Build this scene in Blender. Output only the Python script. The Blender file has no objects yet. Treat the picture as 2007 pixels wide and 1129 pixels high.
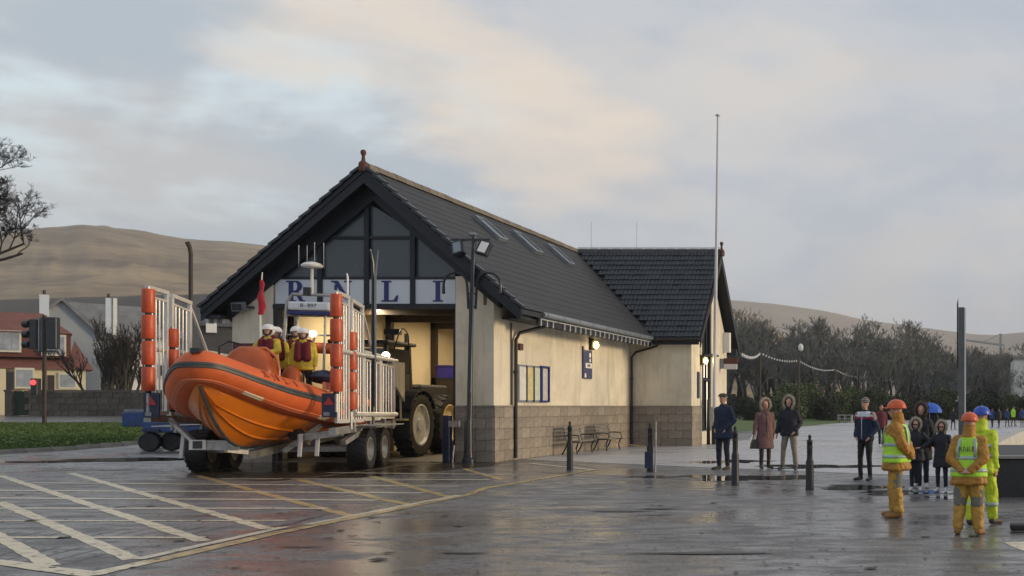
import bpy, bmesh, math, random
from mathutils import Vector, Matrix, noise as mnoise
random.seed(7)
S = bpy.context.scene
COL = S.collection
F = 2000.0; H = 1.6; CX = 1885.0; HY = 797.0
# ---------------------------------------------------------------- camera
cam = bpy.data.cameras.new('camera'); co = bpy.data.objects.new('camera', cam); COL.objects.link(co)
co.location = (0, 0, H); co.rotation_euler = (math.radians(90), 0, 0)
cam.sensor_width = 36; cam.sensor_fit = 'HORIZONTAL'; cam.lens = 36*F/2007
cam.shift_x = -(CX-1003.5)/2007; cam.shift_y = (HY-564.5)/2007
cam.clip_start = .1; cam.clip_end = 20000
S.camera = co
# ---------------------------------------------------------------- world
SUN_EL = math.radians(11); SUN_AZ = math.radians(80)       # azimuth clockwise from +Y
W = bpy.data.worlds.new('World'); S.world = W; W.use_nodes = True
nt = W.node_tree; N = nt.nodes; Lk = nt.links; N.clear()
def nd(t, **kw):
    n = N.new(t)
    for k, v in kw.items(): setattr(n, k, v)
    return n
def mth(op, a, b=None, clamp=False):
    n = N.new('ShaderNodeMath'); n.operation = op; n.use_clamp = clamp
    for i, x in enumerate((a, b)):
        if x is None: continue
        if isinstance(x, (int, float)): n.inputs[i].default_value = x
        else: Lk.new(x, n.inputs[i])
    return n.outputs[0]
def mixc(f, a, b):
    n = N.new('ShaderNodeMix'); n.data_type = 'RGBA'
    if isinstance(f, (int, float)): n.inputs[0].default_value = f
    else: Lk.new(f, n.inputs[0])
    for i, x in ((6, a), (7, b)):
        if isinstance(x, tuple): n.inputs[i].default_value = (*x, 1)
        else: Lk.new(x, n.inputs[i])
    return n.outputs[2]
def smooth(x, lo, hi):
    n = N.new('ShaderNodeMapRange'); n.interpolation_type = 'SMOOTHSTEP'
    Lk.new(x, n.inputs[0]); n.inputs[1].default_value = lo; n.inputs[2].default_value = hi
    return n.outputs[0]
tc = nd('ShaderNodeTexCoord'); sep = nd('ShaderNodeSeparateXYZ'); Lk.new(tc.outputs['Generated'], sep.inputs[0])
x, y, z = sep.outputs
def wnoise(sx, sz, detail=4, rough=.5, off=0.0, dist=0.0):
    mp = nd('ShaderNodeMapping'); mp.inputs['Scale'].default_value = (sx, sx, sz); mp.inputs['Location'].default_value = (off, off*.7, off*.3)
    Lk.new(tc.outputs['Generated'], mp.inputs[0])
    n = nd('ShaderNodeTexNoise'); n.inputs['Scale'].default_value = 1; n.inputs['Detail'].default_value = detail
    n.inputs['Roughness'].default_value = rough; n.inputs['Distortion'].default_value = dist
    Lk.new(mp.outputs[0], n.inputs[0]); return n.outputs[0]
az = mth('ARCTAN2', x, y); el = mth('ARCSINE', z)
w1 = mth('SUBTRACT', wnoise(6, 14, 5, .55, 3), .5); w2 = mth('SUBTRACT', wnoise(7, 17, 5, .55, 9), .5)
azw = mth('ADD', az, mth('MULTIPLY', w1, .30)); elw = mth('ADD', el, mth('MULTIPLY', w2, .15))
def blob(a0, e0, ra, re, lo=1.0, hi=.1, tilt=0.0):
    da = mth('SUBTRACT', azw, a0)
    dx = mth('DIVIDE', da, ra); dy = mth('DIVIDE', mth('ADD', mth('SUBTRACT', elw, e0), mth('MULTIPLY', da, tilt)), re)
    d = mth('ADD', mth('MULTIPLY', dx, dx), mth('MULTIPLY', dy, dy))
    n = N.new('ShaderNodeMapRange'); n.interpolation_type = 'SMOOTHSTEP'
    Lk.new(d, n.inputs[0]); n.inputs[1].default_value = hi; n.inputs[2].default_value = lo
    n.inputs[3].default_value = 1; n.inputs[4].default_value = 0
    return n.outputs[0]
n1 = wnoise(4.2, 10, 7, .58, 1.3, .25); n2 = wnoise(2.4, 8.0, 6, .6, 5.1, .3)
leftness = smooth(az, -.15, -.75) if False else mth('SUBTRACT', 1.0, smooth(az, -.75, -.12))
base = mixc(leftness, (.46, .50, .57), (.43, .50, .57))
base = mixc(mth('MULTIPLY', smooth(n1, .40, .62), .75), base, (.585, .60, .625))           # pale cloud sheet
base = mixc(mth('MULTIPLY', smooth(n2, .48, .64), .55), base, (.61, .57, .55))            # faint pink cloud
hole = mth('MULTIPLY', blob(-.66, .21, .26, .13), smooth(n1, .44, .60))
base = mixc(mth('MULTIPLY', hole, .9), base, (.66, .79, .85))
warm = blob(-.44, .275, .20, .085, 1.2, .0, .32)
base = mixc(mth('MULTIPLY', mth('MULTIPLY', warm, smooth(n2, .22, .50)), .80), base, (.86, .72, .58))
warm2 = blob(-.22, .29, .17, .055, 1.2, .0, .15)
base = mixc(mth('MULTIPLY', warm2, .55), base, (.72, .66, .60))
low = mth('SUBTRACT', 1.0, smooth(el, -.01, .13))
low = mth('MULTIPLY', low, smooth(az, -.35, .05))
base = mixc(mth('MULTIPLY', low, .6), base, (.55, .52, .52))
sky = nd('ShaderNodeTexSky'); sky.sky_type = 'NISHITA'; sky.sun_disc = False
sky.sun_elevation = SUN_EL; sky.sun_rotation = SUN_AZ; sky.air_density = 1.2; sky.dust_density = 2
b1 = nd('ShaderNodeBackground'); b1.inputs[1].default_value = .1; Lk.new(sky.outputs[0], b1.inputs[0])
b2 = nd('ShaderNodeBackground'); b2.inputs[1].default_value = .93; Lk.new(base, b2.inputs[0])
ms = nd('ShaderNodeMixShader'); ms.inputs[0].default_value = .94
Lk.new(b1.outputs[0], ms.inputs[1]); Lk.new(b2.outputs[0], ms.inputs[2])
wo = nd('ShaderNodeOutputWorld'); Lk.new(ms.outputs[0], wo.inputs[0])
# ---------------------------------------------------------------- sun
sd = bpy.data.lights.new('sun', 'SUN'); sd.energy = 2.3; sd.angle = math.radians(12); sd.color = (1, .78, .50)
so = bpy.data.objects.new('sun', sd); COL.objects.link(so)
sdir = Vector((math.sin(SUN_AZ)*math.cos(SUN_EL), math.cos(SUN_AZ)*math.cos(SUN_EL), math.sin(SUN_EL)))
so.rotation_euler = (-sdir).to_track_quat('-Z', 'Y').to_euler(); so.location = (30, 10, 20)
S.view_settings.view_transform = 'Standard'; S.view_settings.look = 'None'
S.view_settings.exposure = .3; S.view_settings.gamma = 1; S.view_settings.use_curve_mapping = False
S.cycles.max_bounces = 6; S.cycles.diffuse_bounces = 3; S.cycles.glossy_bounces = 3; S.cycles.volume_bounces = 0
S.cycles.transparent_max_bounces = 8; S.cycles.sample_clamp_indirect = 6

# ================================================================ helpers
MAT = {}
def mat(name, col, rough=.6, metal=0, var=0.0, vs=3.0, bump=0.0, bs=30.0, rnd=0.0, spec=.5, col2=None, emit=None, es=0, trans=0, alpha=1, stretch=None, wet=None):
    m = bpy.data.materials.new(name); m.use_nodes = True; t = m.node_tree; ns = t.nodes; lk = t.links
    p = ns['Principled BSDF']
    p.inputs['Base Color'].default_value = (*col, 1); p.inputs['Roughness'].default_value = rough
    p.inputs['Metallic'].default_value = metal; p.inputs['Specular IOR Level'].default_value = spec
    if trans: p.inputs['Transmission Weight'].default_value = trans
    if emit: p.inputs['Emission Color'].default_value = (*emit, 1); p.inputs['Emission Strength'].default_value = es
    tcn = ns.new('ShaderNodeTexCoord'); src = tcn.outputs['Object']
    if stretch:
        mp = ns.new('ShaderNodeMapping'); mp.inputs['Scale'].default_value = stretch; lk.new(src, mp.inputs[0]); src = mp.outputs[0]
    cur = None
    if var or col2:
        nz = ns.new('ShaderNodeTexNoise'); nz.inputs['Scale'].default_value = vs; nz.inputs['Detail'].default_value = 5; nz.inputs['Roughness'].default_value = .62
        lk.new(src, nz.inputs[0])
        rp = ns.new('ShaderNodeMapRange'); rp.inputs[1].default_value = .33; rp.inputs[2].default_value = .67; lk.new(nz.outputs[0], rp.inputs[0])
        mx = ns.new('ShaderNodeMix'); mx.data_type = 'RGBA'; lk.new(rp.outputs[0], mx.inputs[0])
        if col2: a, b = col, col2
        else: a = tuple(c*(1-var) for c in col); b = tuple(min(1, c*(1+var)) for c in col)
        mx.inputs[6].default_value = (*a, 1); mx.inputs[7].default_value = (*b, 1)
        cur = mx.outputs[2]
        rr = ns.new('ShaderNodeMapRange'); rr.inputs[3].default_value = max(0, rough-.1); rr.inputs[4].default_value = min(1, rough+.1)
        lk.new(nz.outputs[0], rr.inputs[0]); lk.new(rr.outputs[0], p.inputs['Roughness'])
    if rnd:
        oi = ns.new('ShaderNodeObjectInfo'); hs = ns.new('ShaderNodeHueSaturation')
        if cur: lk.new(cur, hs.inputs['Color'])
        else: hs.inputs['Color'].default_value = (*col, 1)
        mr = ns.new('ShaderNodeMapRange'); mr.inputs[3].default_value = 1-rnd; mr.inputs[4].default_value = 1+rnd
        lk.new(oi.outputs['Random'], mr.inputs[0]); lk.new(mr.outputs[0], hs.inputs['Value']); cur = hs.outputs[0]
    if cur: lk.new(cur, p.inputs['Base Color'])
    if bump:
        nb = ns.new('ShaderNodeTexNoise'); nb.inputs['Scale'].default_value = bs; nb.inputs['Detail'].default_value = 4; lk.new(src, nb.inputs[0])
        bp = ns.new('ShaderNodeBump'); bp.inputs['Strength'].default_value = bump; bp.inputs['Distance'].default_value = .02
        lk.new(nb.outputs[0], bp.inputs['Height']); lk.new(bp.outputs[0], p.inputs['Normal'])
    MAT[name] = m; return m

class MB:
    def __init__(s): s.v = []; s.f = []
    def add(s, vs, fs):
        o = len(s.v); s.v += [Vector(a) for a in vs]; s.f += [tuple(i+o for i in f) for f in fs]; return s
    def box(s, a, b, rot=None, piv=None):
        (x0, y0, z0), (x1, y1, z1) = a, b
        x0, x1 = min(x0, x1), max(x0, x1); y0, y1 = min(y0, y1), max(y0, y1); z0, z1 = min(z0, z1), max(z0, z1)
        vs = [Vector(q) for q in ((x0,y0,z0),(x1,y0,z0),(x1,y1,z0),(x0,y1,z0),(x0,y0,z1),(x1,y0,z1),(x1,y1,z1),(x0,y1,z1))]
        if rot is not None:
            pv = Vector(piv) if piv else sum(vs, Vector())/8
            vs = [pv + rot @ (q-pv) for q in vs]
        return s.add(vs, [(0,3,2,1),(4,5,6,7),(0,1,5,4),(1,2,6,5),(2,3,7,6),(3,0,4,7)])
    def cbox(s, c, sz, rot=None):
        c = Vector(c); h = Vector(sz)/2
        return s.box(c-h, c+h, rot, c)
    def beam(s, p0, p1, w, h=None, up=(0,0,1)):
        h = h or w; p0 = Vector(p0); p1 = Vector(p1); d = (p1-p0).normalized(); up = Vector(up)
        if abs(d.dot(up)) > .98: up = Vector((0,1,0))
        r = d.cross(up).normalized(); u = r.cross(d)
        vs = [p + r*a*w/2 + u*b*h/2 for p in (p0, p1) for a, b in ((-1,-1),(1,-1),(1,1),(-1,1))]
        return s.add(vs, [(0,1,2,3),(7,6,5,4),(0,4,5,1),(1,5,6,2),(2,6,7,3),(3,7,4,0)])
    def tube(s, pts, r, n=8, cap=True, up=None):
        pts = [Vector(p) for p in pts]; rs = r if isinstance(r, (list, tuple)) else [r]*len(pts)
        o = len(s.v); k = len(pts); ref = Vector(up) if up else None
        for i, p in enumerate(pts):
            d = (pts[min(i+1, k-1)]-pts[max(i-1, 0)])
            if d.length < 1e-9: d = Vector((0,0,1))
            d.normalize()
            if ref is None: ref = Vector((0,0,1)) if abs(d.z) < .9 else Vector((1,0,0))
            a = d.cross(ref)
            if a.length < 1e-5: a = d.cross(Vector((0,1,0.01)))
            a.normalize(); b = d.cross(a); ref = -b if not up else Vector(up)
            rr = rs[i]; ra, rb = rr if isinstance(rr, tuple) else (rr, rr)
            for j in range(n):
                t = 2*math.pi*j/n; s.v.append(p + a*math.cos(t)*ra + b*math.sin(t)*rb)
        for i in range(k-1):
            for j in range(n):
                j2 = (j+1) % n; s.f.append((o+i*n+j, o+i*n+j2, o+(i+1)*n+j2, o+(i+1)*n+j))
        if cap: s.f.append(tuple(o+j for j in reversed(range(n)))); s.f.append(tuple(o+(k-1)*n+j for j in range(n)))
        return s
    def lathe(s, c, prof, axis=(0,0,1), n=16, a0=None, cap=True):
        c = Vector(c); ax = Vector(axis).normalized()
        u = ax.orthogonal().normalized() if a0 is None else Vector(a0); w = ax.cross(u)
        o = len(s.v)
        for r, h in prof:
            for j in range(n):
                t = 2*math.pi*j/n; s.v.append(c + ax*h + (u*math.cos(t)+w*math.sin(t))*max(r, 1e-4))
        for i in range(len(prof)-1):
            for j in range(n):
                j2 = (j+1) % n; s.f.append((o+i*n+j, o+i*n+j2, o+(i+1)*n+j2, o+(i+1)*n+j))
        if cap: s.f.append(tuple(o+j for j in reversed(range(n)))); s.f.append(tuple(o+(len(prof)-1)*n+j for j in range(n)))
        return s
    def ell(s, c, r, n=12, m=8, rot=None):
        c = Vector(c); o = len(s.v)
        pts = []
        for i in range(m+1):
            ph = math.pi*i/m
            for j in range(n):
                t = 2*math.pi*j/n
                q = Vector((r[0]*math.sin(ph)*math.cos(t), r[1]*math.sin(ph)*math.sin(t), r[2]*math.cos(ph)))
                if i in (0, m): q += Vector((1e-4*math.cos(t), 1e-4*math.sin(t), 0))
                if rot is not None: q = rot @ q
                s.v.append(c+q)
        for i in range(m):
            for j in range(n):
                j2 = (j+1) % n; s.f.append((o+i*n+j, o+(i+1)*n+j, o+(i+1)*n+j2, o+i*n+j2))
        s.f.append(tuple(o+j for j in range(n))); s.f.append(tuple(o+m*n+j for j in reversed(range(n))))
        return s
    def prism(s, poly, d):
        """poly: 3D points of a planar outline; d: extrusion vector"""
        poly = [Vector(p) for p in poly]; d = Vector(d); n = len(poly); o = len(s.v)
        s.v += poly + [p+d for p in poly]
        s.f.append(tuple(o+i for i in range(n))); s.f.append(tuple(o+n+i for i in reversed(range(n))))
        for i in range(n): j = (i+1) % n; s.f.append((o+j, o+i, o+n+i, o+n+j))
        return s
    def loft(s, rings, cap=True, closed=True):
        o = len(s.v); n = len(rings[0])
        for r in rings: s.v += [Vector(p) for p in r]
        for i in range(len(rings)-1):
            for j in range(n if closed else n-1):
                j2 = (j+1) % n; s.f.append((o+i*n+j, o+i*n+j2, o+(i+1)*n+j2, o+(i+1)*n+j))
        if cap: s.f.append(tuple(o+j for j in reversed(range(n)))); s.f.append(tuple(o+(len(rings)-1)*n+j for j in range(n)))
        return s
    def mesh(s, name, m=None, smooth_=False, fix=True, auto=None):
        me = bpy.data.meshes.new(name); me.from_pydata([tuple(v) for v in s.v], [], s.f)
        if fix:
            bm = bmesh.new(); bm.from_mesh(me); bmesh.ops.recalc_face_normals(bm, faces=bm.faces); bm.to_mesh(me); bm.free()
        if smooth_:
            me.polygons.foreach_set('use_smooth', [True]*len(me.polygons))
            if auto: me.set_sharp_from_angle(angle=math.radians(auto))
        if m: me.materials.append(m if not isinstance(m, str) else MAT[m])
        me.update(); return me
INV = {}
WM = {}
def thing(name, label, cat, loc=(0,0,0), rz=0, group=None):
    o = bpy.data.objects.new(name, None); COL.objects.link(o); o.empty_display_size = .2
    o.location = loc; o.rotation_euler = (0, 0, rz); o['label'] = label; o['category'] = cat
    if group: o['group'] = group
    WM[o] = Matrix.Translation(loc) @ Matrix.Rotation(rz, 4, 'Z'); INV[o] = WM[o].inverted()
    return o
def part(name, mb, m, parent=None, world=True, smooth_=False, auto=40, bev=0, kind=None, label=None, fix=True):
    """one mesh object; verts given in world coords are moved into the thing's local frame"""
    if parent is not None and world:
        iv = INV[parent]; mb.v = [iv @ v for v in mb.v]
    me = mb.mesh(name, m, smooth_, fix, auto)
    o = bpy.data.objects.new(name, me); COL.objects.link(o)
    if parent is not None:
        o.parent = parent; INV[o] = INV[parent]; WM[o] = WM[parent]
    if bev:
        md = o.modifiers.new('bevel', 'BEVEL'); md.width = bev; md.segments = 2; md.limit_method = 'ANGLE'; md.angle_limit = math.radians(40)
    if kind: o['kind'] = kind
    if label: o['label'] = label
    return o
def piece(name, me, parent, loc, rot=None, sc=None, world=True):
    """instance of a shared mesh as a part of a thing or part"""
    o = bpy.data.objects.new(name, me); COL.objects.link(o); o.parent = parent
    o.location = (INV[parent] @ Vector(loc)) if world else loc
    if rot is not None: o.rotation_euler = rot
    if sc is not None: o.scale = sc
    return o
def tag(o, label, cat, group=None, kind=None):
    if label: o['label'] = label
    if cat: o['category'] = cat
    if group: o['group'] = group
    if kind: o['kind'] = kind
    return o
def solo(name, label, cat, mb, m, loc, group=None, rz=0, **kw):
    """thing that is one mesh, origin at loc (mb in world coords)"""
    M = (Matrix.Translation(loc) @ Matrix.Rotation(rz, 4, 'Z')).inverted(); mb.v = [M @ v for v in mb.v]
    o = part(name, mb, m, None, **kw); o.location = loc; o.rotation_euler = (0,0,rz); tag(o, label, cat, group); return o
def kids(o, all_=None):
    return [c for c in bpy.data.objects if c.parent == o]
def dup(root, loc, rz=0, label=None, group=None, sc=None):
    r = root.copy(); COL.objects.link(r); r.location = loc; r.rotation_euler = (0,0,rz)
    if sc: r.scale = (sc,)*3 if isinstance(sc, (int, float)) else sc
    if label: r['label'] = label
    if group: r['group'] = group
    for ch in list(root.children):
        c = ch.copy(); COL.objects.link(c); c.parent = r
        for g in list(ch.children):
            d = g.copy(); COL.objects.link(d); d.parent = c
    return r
# terrain: rises gently beyond the grass on the left
def gz(X, Y):
    k = min(1, max(0, (-24-X)/4.0)); t = min(1, max(0, (Y-37)/35.0))
    return .95*k*t
def A(px, py, Y): return Vector(((px-CX)/F*Y, Y, H-(py-HY)/F*Y))
def G(px, py, dz=0):
    Y = F*(H)/(py-HY)
    for _ in range(30):
        Xc = (px-CX)/F*Y; Y2 = F*(H-gz(Xc, Y)-dz)/(py-HY); Y = .5*Y+.5*Y2
    Xc = (px-CX)/F*Y
    return Vector((Xc, Y, gz(Xc, Y)+dz))
# ================================================================ materials
mat('render_wall', (.67,.61,.485), .85, var=.10, vs=1.2, bump=.35, bs=60)
mat('interior_wall', (.66,.55,.37), .7, var=.06, vs=.8)
mat('stone', (.255,.22,.18), .75, var=.28, vs=5, bump=.6, bs=25, rnd=.16)
mat('mortar', (.12,.10,.085), .9)
mat('black_paint', (.012,.015,.022), .35, var=.3, vs=4)
mat('barge', (.007,.011,.019), .6, var=.25, vs=3)
mat('roof_tile', (.020,.026,.034), .42, var=.35, vs=2.5, bump=.3, bs=40, rnd=.25)
mat('roof_tile_main', (.020,.021,.025), .6, var=.25, vs=1.2, bump=.3, bs=50)
mat('ridge_tile', (.17,.145,.115), .8, var=.3, vs=6, bump=.4, bs=40, rnd=.2)
mat('ridge_tile_dark', (.05,.045,.045), .6, var=.3, vs=6, rnd=.2)
mat('terracotta', (.09,.035,.025), .7, var=.25, vs=8)
mat('gable_glass', (.05,.066,.08), .25, var=.1, vs=.6, spec=.6)
mat('sign_white', (.58,.64,.70), .5, var=.04, vs=2)
mat('sign_blue', (.010,.018,.14), .45)
mat('gutter', (.20,.23,.26), .35, metal=.3, var=.2, vs=3)
mat('bracket_white', (.55,.56,.58), .5)
mat('downpipe', (.016,.010,.008), .4)
mat('steel_dark', (.035,.022,.016), .6, var=.2)
mat('white_metal', (.62,.61,.58), .35, metal=.25, var=.08, vs=4)
mat('galv', (.36,.36,.35), .42, metal=.55, var=.25, vs=6, bump=.15, bs=40)
mat('tube_orange', (.58,.11,.022), .52, var=.09, vs=2.5, bump=.06, bs=20)
mat('hull_orange', (.60,.16,.008), .3, var=.06, vs=1.5)
mat('fender_orange', (.50,.075,.022), .45, var=.14, vs=3, bump=.15, bs=12)
mat('console_orange', (.42,.085,.015), .35, var=.08)
mat('strake_grey', (.05,.055,.06), .5, var=.25, vs=5)
mat('strake_pale', (.62,.17,.08), .4)
mat('cream_patch', (.70,.62,.48), .45)
mat('rubber', (.010,.010,.012), .6, var=.3, vs=8, bump=.4, bs=30)
mat('rim_white', (.55,.58,.60), .45, var=.15, vs=3)
mat('rim_cream', (.55,.44,.24), .5, var=.15, vs=3)
mat('navy_paint', (.010,.018,.055), .35, var=.25)
mat('blue_paint', (.012,.045,.17), .4, var=.25, vs=3)
mat('blue_plastic', (.03,.025,.30), .4)
mat('bollard_black', (.006,.007,.011), .5, var=.3, vs=6)
mat('white_plain', (.75,.74,.71), .5, var=.05)
mat('red_lens', (.35,.01,.015), .25, spec=.6)
mat('concrete', (.28,.265,.24), .8, var=.2, vs=1.2, bump=.5, bs=20)
mat('dark_concrete', (.022,.024,.025), .6, var=.3, vs=.9, bump=.5, bs=14)
mat('yellow_paint', (.48,.30,.08), .6)
mat('concrete_floor', (.13,.11,.09), .5, var=.3, vs=1.5)
mat('skin', (.50,.27,.19), .5, var=.08, vs=8)
mat('wood_slat', (.20,.18,.155), .5, var=.25, vs=6, rnd=.1)
mat('bark', (.045,.038,.030), .9, var=.3, vs=8)
mat('twig', (.15,.155,.145), .9, var=.2, vs=2)  # lightened grey puts distance haze into the colour of the far crowns
mat('twig_near', (.022,.020,.022), .9)
mat('lamp_glow', (1,.8,.35), .5, emit=(1,.78,.30), es=2.6)
mat('lamp_white', (1,.9,.7), .5, emit=(1,.88,.6), es=7)

def stain(name, st, lo, hi, col, amt, off=0):
    """extra stain layer multiplied over an existing material"""
    m = MAT[name]; t = m.node_tree; ns = t.nodes; lk = t.links; p = ns['Principled BSDF']; src = p.inputs['Base Color'].links[0].from_socket if p.inputs['Base Color'].links else None
    tcn = ns.new('ShaderNodeTexCoord'); mp = ns.new('ShaderNodeMapping'); mp.inputs['Scale'].default_value = st; mp.inputs['Location'].default_value = (off,off,off); lk.new(tcn.outputs['Object'], mp.inputs[0])
    n = ns.new('ShaderNodeTexNoise'); n.inputs['Scale'].default_value = 1; n.inputs['Detail'].default_value = 7; n.inputs['Roughness'].default_value = .7; lk.new(mp.outputs[0], n.inputs[0])
    r = ns.new('ShaderNodeMapRange'); r.inputs[1].default_value = lo; r.inputs[2].default_value = hi; r.inputs[4].default_value = amt; lk.new(n.outputs[0], r.inputs[0])
    mx = ns.new('ShaderNodeMix'); mx.data_type = 'RGBA'; lk.new(r.outputs[0], mx.inputs[0]); mx.inputs[7].default_value = (*col, 1)
    if src: lk.new(src, mx.inputs[6])
    else: mx.inputs[6].default_value = p.inputs['Base Color'].default_value
    lk.new(mx.outputs[2], p.inputs['Base Color'])
stain('render_wall', (2.2,2.2,.35), .50, .72, (.30,.27,.18), .55)
stain('render_wall', (.5,.5,.9), .52, .75, (.42,.38,.28), .5, 7)
stain('stone', (5,5,.8), .50, .75, (.11,.10,.08), .6)
stain('white_metal', (6,6,2), .52, .72, (.25,.22,.18), .5)
stain('galv', (5,5,5), .50, .72, (.16,.10,.06), .5)
stain('hull_orange', (.8,.8,2.5), .52, .70, (.40,.12,.02), .5)
stain('tube_orange', (1.2,1.2,3), .50, .72, (.36,.06,.02), .5)
stain('roof_tile', (.8,.8,.8), .54, .70, (.045,.052,.042), .5)
stain('roof_tile_main', (.6,.6,.6), .50, .70, (.04,.042,.036), .5)
stain('fender_orange', (6,6,3), .50, .68, (.25,.04,.02), .7)
# ================================================================ ground
def sheet(name, xs, ys, m, dz=0, clip=None, kind='structure'):
    b = MB(); idx = {}
    for i, X in enumerate(xs):
        for j, Y in enumerate(ys): idx[i, j] = len(b.v); b.v.append(Vector((X, Y, gz(X, Y)+dz)))
    for i in range(len(xs)-1):
        for j in range(len(ys)-1): b.f.append((idx[i,j], idx[i+1,j], idx[i+1,j+1], idx[i,j+1]))
    o = part(name, b, m, fix=False); o['kind'] = kind; return o
def gmat(name, c1, c2, r_lo, r_hi, spec, puddle, seed):
    m = bpy.data.materials.new(name); m.use_nodes = True; t = m.node_tree; ns = t.nodes; lk = t.links; p = ns['Principled BSDF']
    tcn = ns.new('ShaderNodeTexCoord')
    def nz(sc, detail, st=(1,1,1), rough=.6, off=0):
        mp = ns.new('ShaderNodeMapping'); mp.inputs['Scale'].default_value = st; mp.inputs['Location'].default_value = (off+seed, off, 0)
        lk.new(tcn.outputs['Object'], mp.inputs[0])
        n = ns.new('ShaderNodeTexNoise'); n.inputs['Scale'].default_value = sc; n.inputs['Detail'].default_value = detail; n.inputs['Roughness'].default_value = rough
        lk.new(mp.outputs[0], n.inputs[0]); return n.outputs[0]
    def rng(s, a, b, c, d, sm=True):
        n = ns.new('ShaderNodeMapRange'); n.interpolation_type = 'SMOOTHSTEP' if sm else 'LINEAR'
        lk.new(s, n.inputs[0])
        for i, q in enumerate((a, b, c, d)): n.inputs[i+1].default_value = q
        return n.outputs[0]
    def mt(op, a, b):
        n = ns.new('ShaderNodeMath'); n.operation = op
        for i, q in enumerate((a, b)):
            if isinstance(q, (int, float)): n.inputs[i].default_value = q
            else: lk.new(q, n.inputs[i])
        return n.outputs[0]
    big = nz(.22, 5, (1, 1.2, 1)); mid = nz(1.3, 6, (1, 2.2, 1), .68, 4); fine = nz(26, 6, rough=.8, off=9); mid2 = nz(3.2, 5, (.7, 1.5, 1), .7, 14)
    mx = ns.new('ShaderNodeMix'); mx.data_type = 'RGBA'; lk.new(rng(mid, .35, .65, 0, 1), mx.inputs[0])
    mx.inputs[6].default_value = (*c1, 1); mx.inputs[7].default_value = (*c2, 1)
    # fine aggregate
    mx2 = ns.new('ShaderNodeMix'); mx2.data_type = 'RGBA'; mx2.blend_type = 'MULTIPLY'; mx2.inputs[0].default_value = 1
    lk.new(mx.outputs[2], mx2.inputs[6]); lk.new(rng(fine, .32, .68, .5, 1.5), mx2.inputs[7])
    lk.new(mx2.outputs[2], p.inputs['Base Color'])
    wetm = mt('ADD', mt('MULTIPLY', big, .55), mt('MULTIPLY', mid, .30)); wetm = mt('ADD', wetm, mt('MULTIPLY', mid2, .15))
    wet = rng(wetm, puddle-.045, puddle+.06, 0, 1)
    lk.new(rng(wet, 0, 1, r_hi, r_lo, False), p.inputs['Roughness'])
    lk.new(rng(wet, 0, 1, spec*.55, spec, False), p.inputs['Specular IOR Level'])
    bp = ns.new('ShaderNodeBump'); bp.inputs['Distance'].default_value = .01
    lk.new(rng(wet, 0, 1, .45, .10, False), bp.inputs['Strength']); lk.new(mt('ADD', fine, mt('MULTIPLY', mid2, 2.0)), bp.inputs['Height'])
    lk.new(bp.outputs[0], p.inputs['Normal'])
    MAT[name] = m; return m
gmat('asphalt_wet', (.085,.081,.082), (.19,.182,.182), .19, .52, 1.0, .49, 0)
gmat('plaza_wet_sheen', (.36,.36,.38), (.46,.46,.48), .24, .50, 1.0, .50, 30)
gmat('apron_wet_reflect', (.028,.020,.014), (.060,.042,.026), .10, .34, .8, .50, 60)
gmat('patch_wet_sheen', (.08,.08,.082), (.30,.30,.31), .14, .5, 1.0, .50, 75)
gmat('far_land', (.06,.065,.05), (.09,.09,.07), .5, .9, .2, .7, 90)
far = [-7000,-3000,-1200,-500,-250,-120]
xs = far + list(range(-80, -28, 4)) + [-28, -24, -20, -16] + list(range(-12, 42, 6)) + [60, 120, 300, 800, 2500, 7000]
ys = [-60, -20, 0, 8, 16, 24, 30, 37, 44, 51, 58, 65, 72, 90, 130, 200, 400, 900, 2000, 5000, 9000]
sheet('ground', xs, ys, 'asphalt_wet')
# wet promenade paving beyond the bollards, sky sheen added as a paler base colour
def poly_sheet(name, pts, m, dz, kind='structure', parent=None, sub=0):
    b = MB(); b.add([(p[0], p[1], gz(p[0], p[1])+dz) for p in pts], [tuple(range(len(pts)))])
    o = part(name, b, m, parent, fix=False)
    if o.data.polygons[0].normal.z < 0: o.data.flip_normals()
    if parent is None: o['kind'] = kind
    return o
def strip_gz(name, px0, px1, py_near, py_far, m, dz, n=14):
    """ground strip whose near and far edges are straight lines, follows the terrain"""
    b = MB(); K = 8
    for i in range(n+1):
        t = i/n; a = G(px0[0]+(px1[0]-px0[0])*t, py_near[0]+(py_near[1]-py_near[0])*t); c = G(px0[1]+(px1[1]-px0[1])*t, py_far[0]+(py_far[1]-py_far[0])*t)
        for k in range(K+1):
            q = a.lerp(c, k/K); b.v.append(Vector((q.x, q.y, gz(q.x, q.y)+dz)))
    for i in range(n):
        for k in range(K): o = i*(K+1)+k; b.f.append((o, o+K+1, o+K+2, o+1))
    o = part(name, b, m, fix=False)
    if o.data.polygons[0].normal.z < 0: o.data.flip_normals()
    o['kind'] = 'structure'; return o
poly_sheet('promenade', [(-13.3,30.9),(-5.2,25.9),(1.5,22.3),(3.6,24),(7,60),(14,150),(-16,150),(-17,84),(-13.4,66),(-10.2,49),(-13.4,41.6)], 'plaza_wet_sheen', .004)
poly_sheet('apron_reflection', [(-21.0,29.3),(-20.6,26.6),(-18.6,24.6),(-16.6,22.7),(-15.0,21.9),(-13.6,23.0),(-12.9,25.2),(-12.6,27.8),(-13.2,29.3)], 'apron_wet_reflect', .004)  # brown reflection of the lit interior and walls, put into the ground colour
pl_ = [G(-200,903),G(-200,930),G(0,926),G(150,922),G(330,924),G(372,912),G(365,896),G(250,893),G(100,901)]
poly_sheet('wet_sheen_patch', [(q_.x, q_.y) for q_ in pl_], 'patch_wet_sheen', .0035)  # pale patch: wet sheen put into the ground colour
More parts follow.
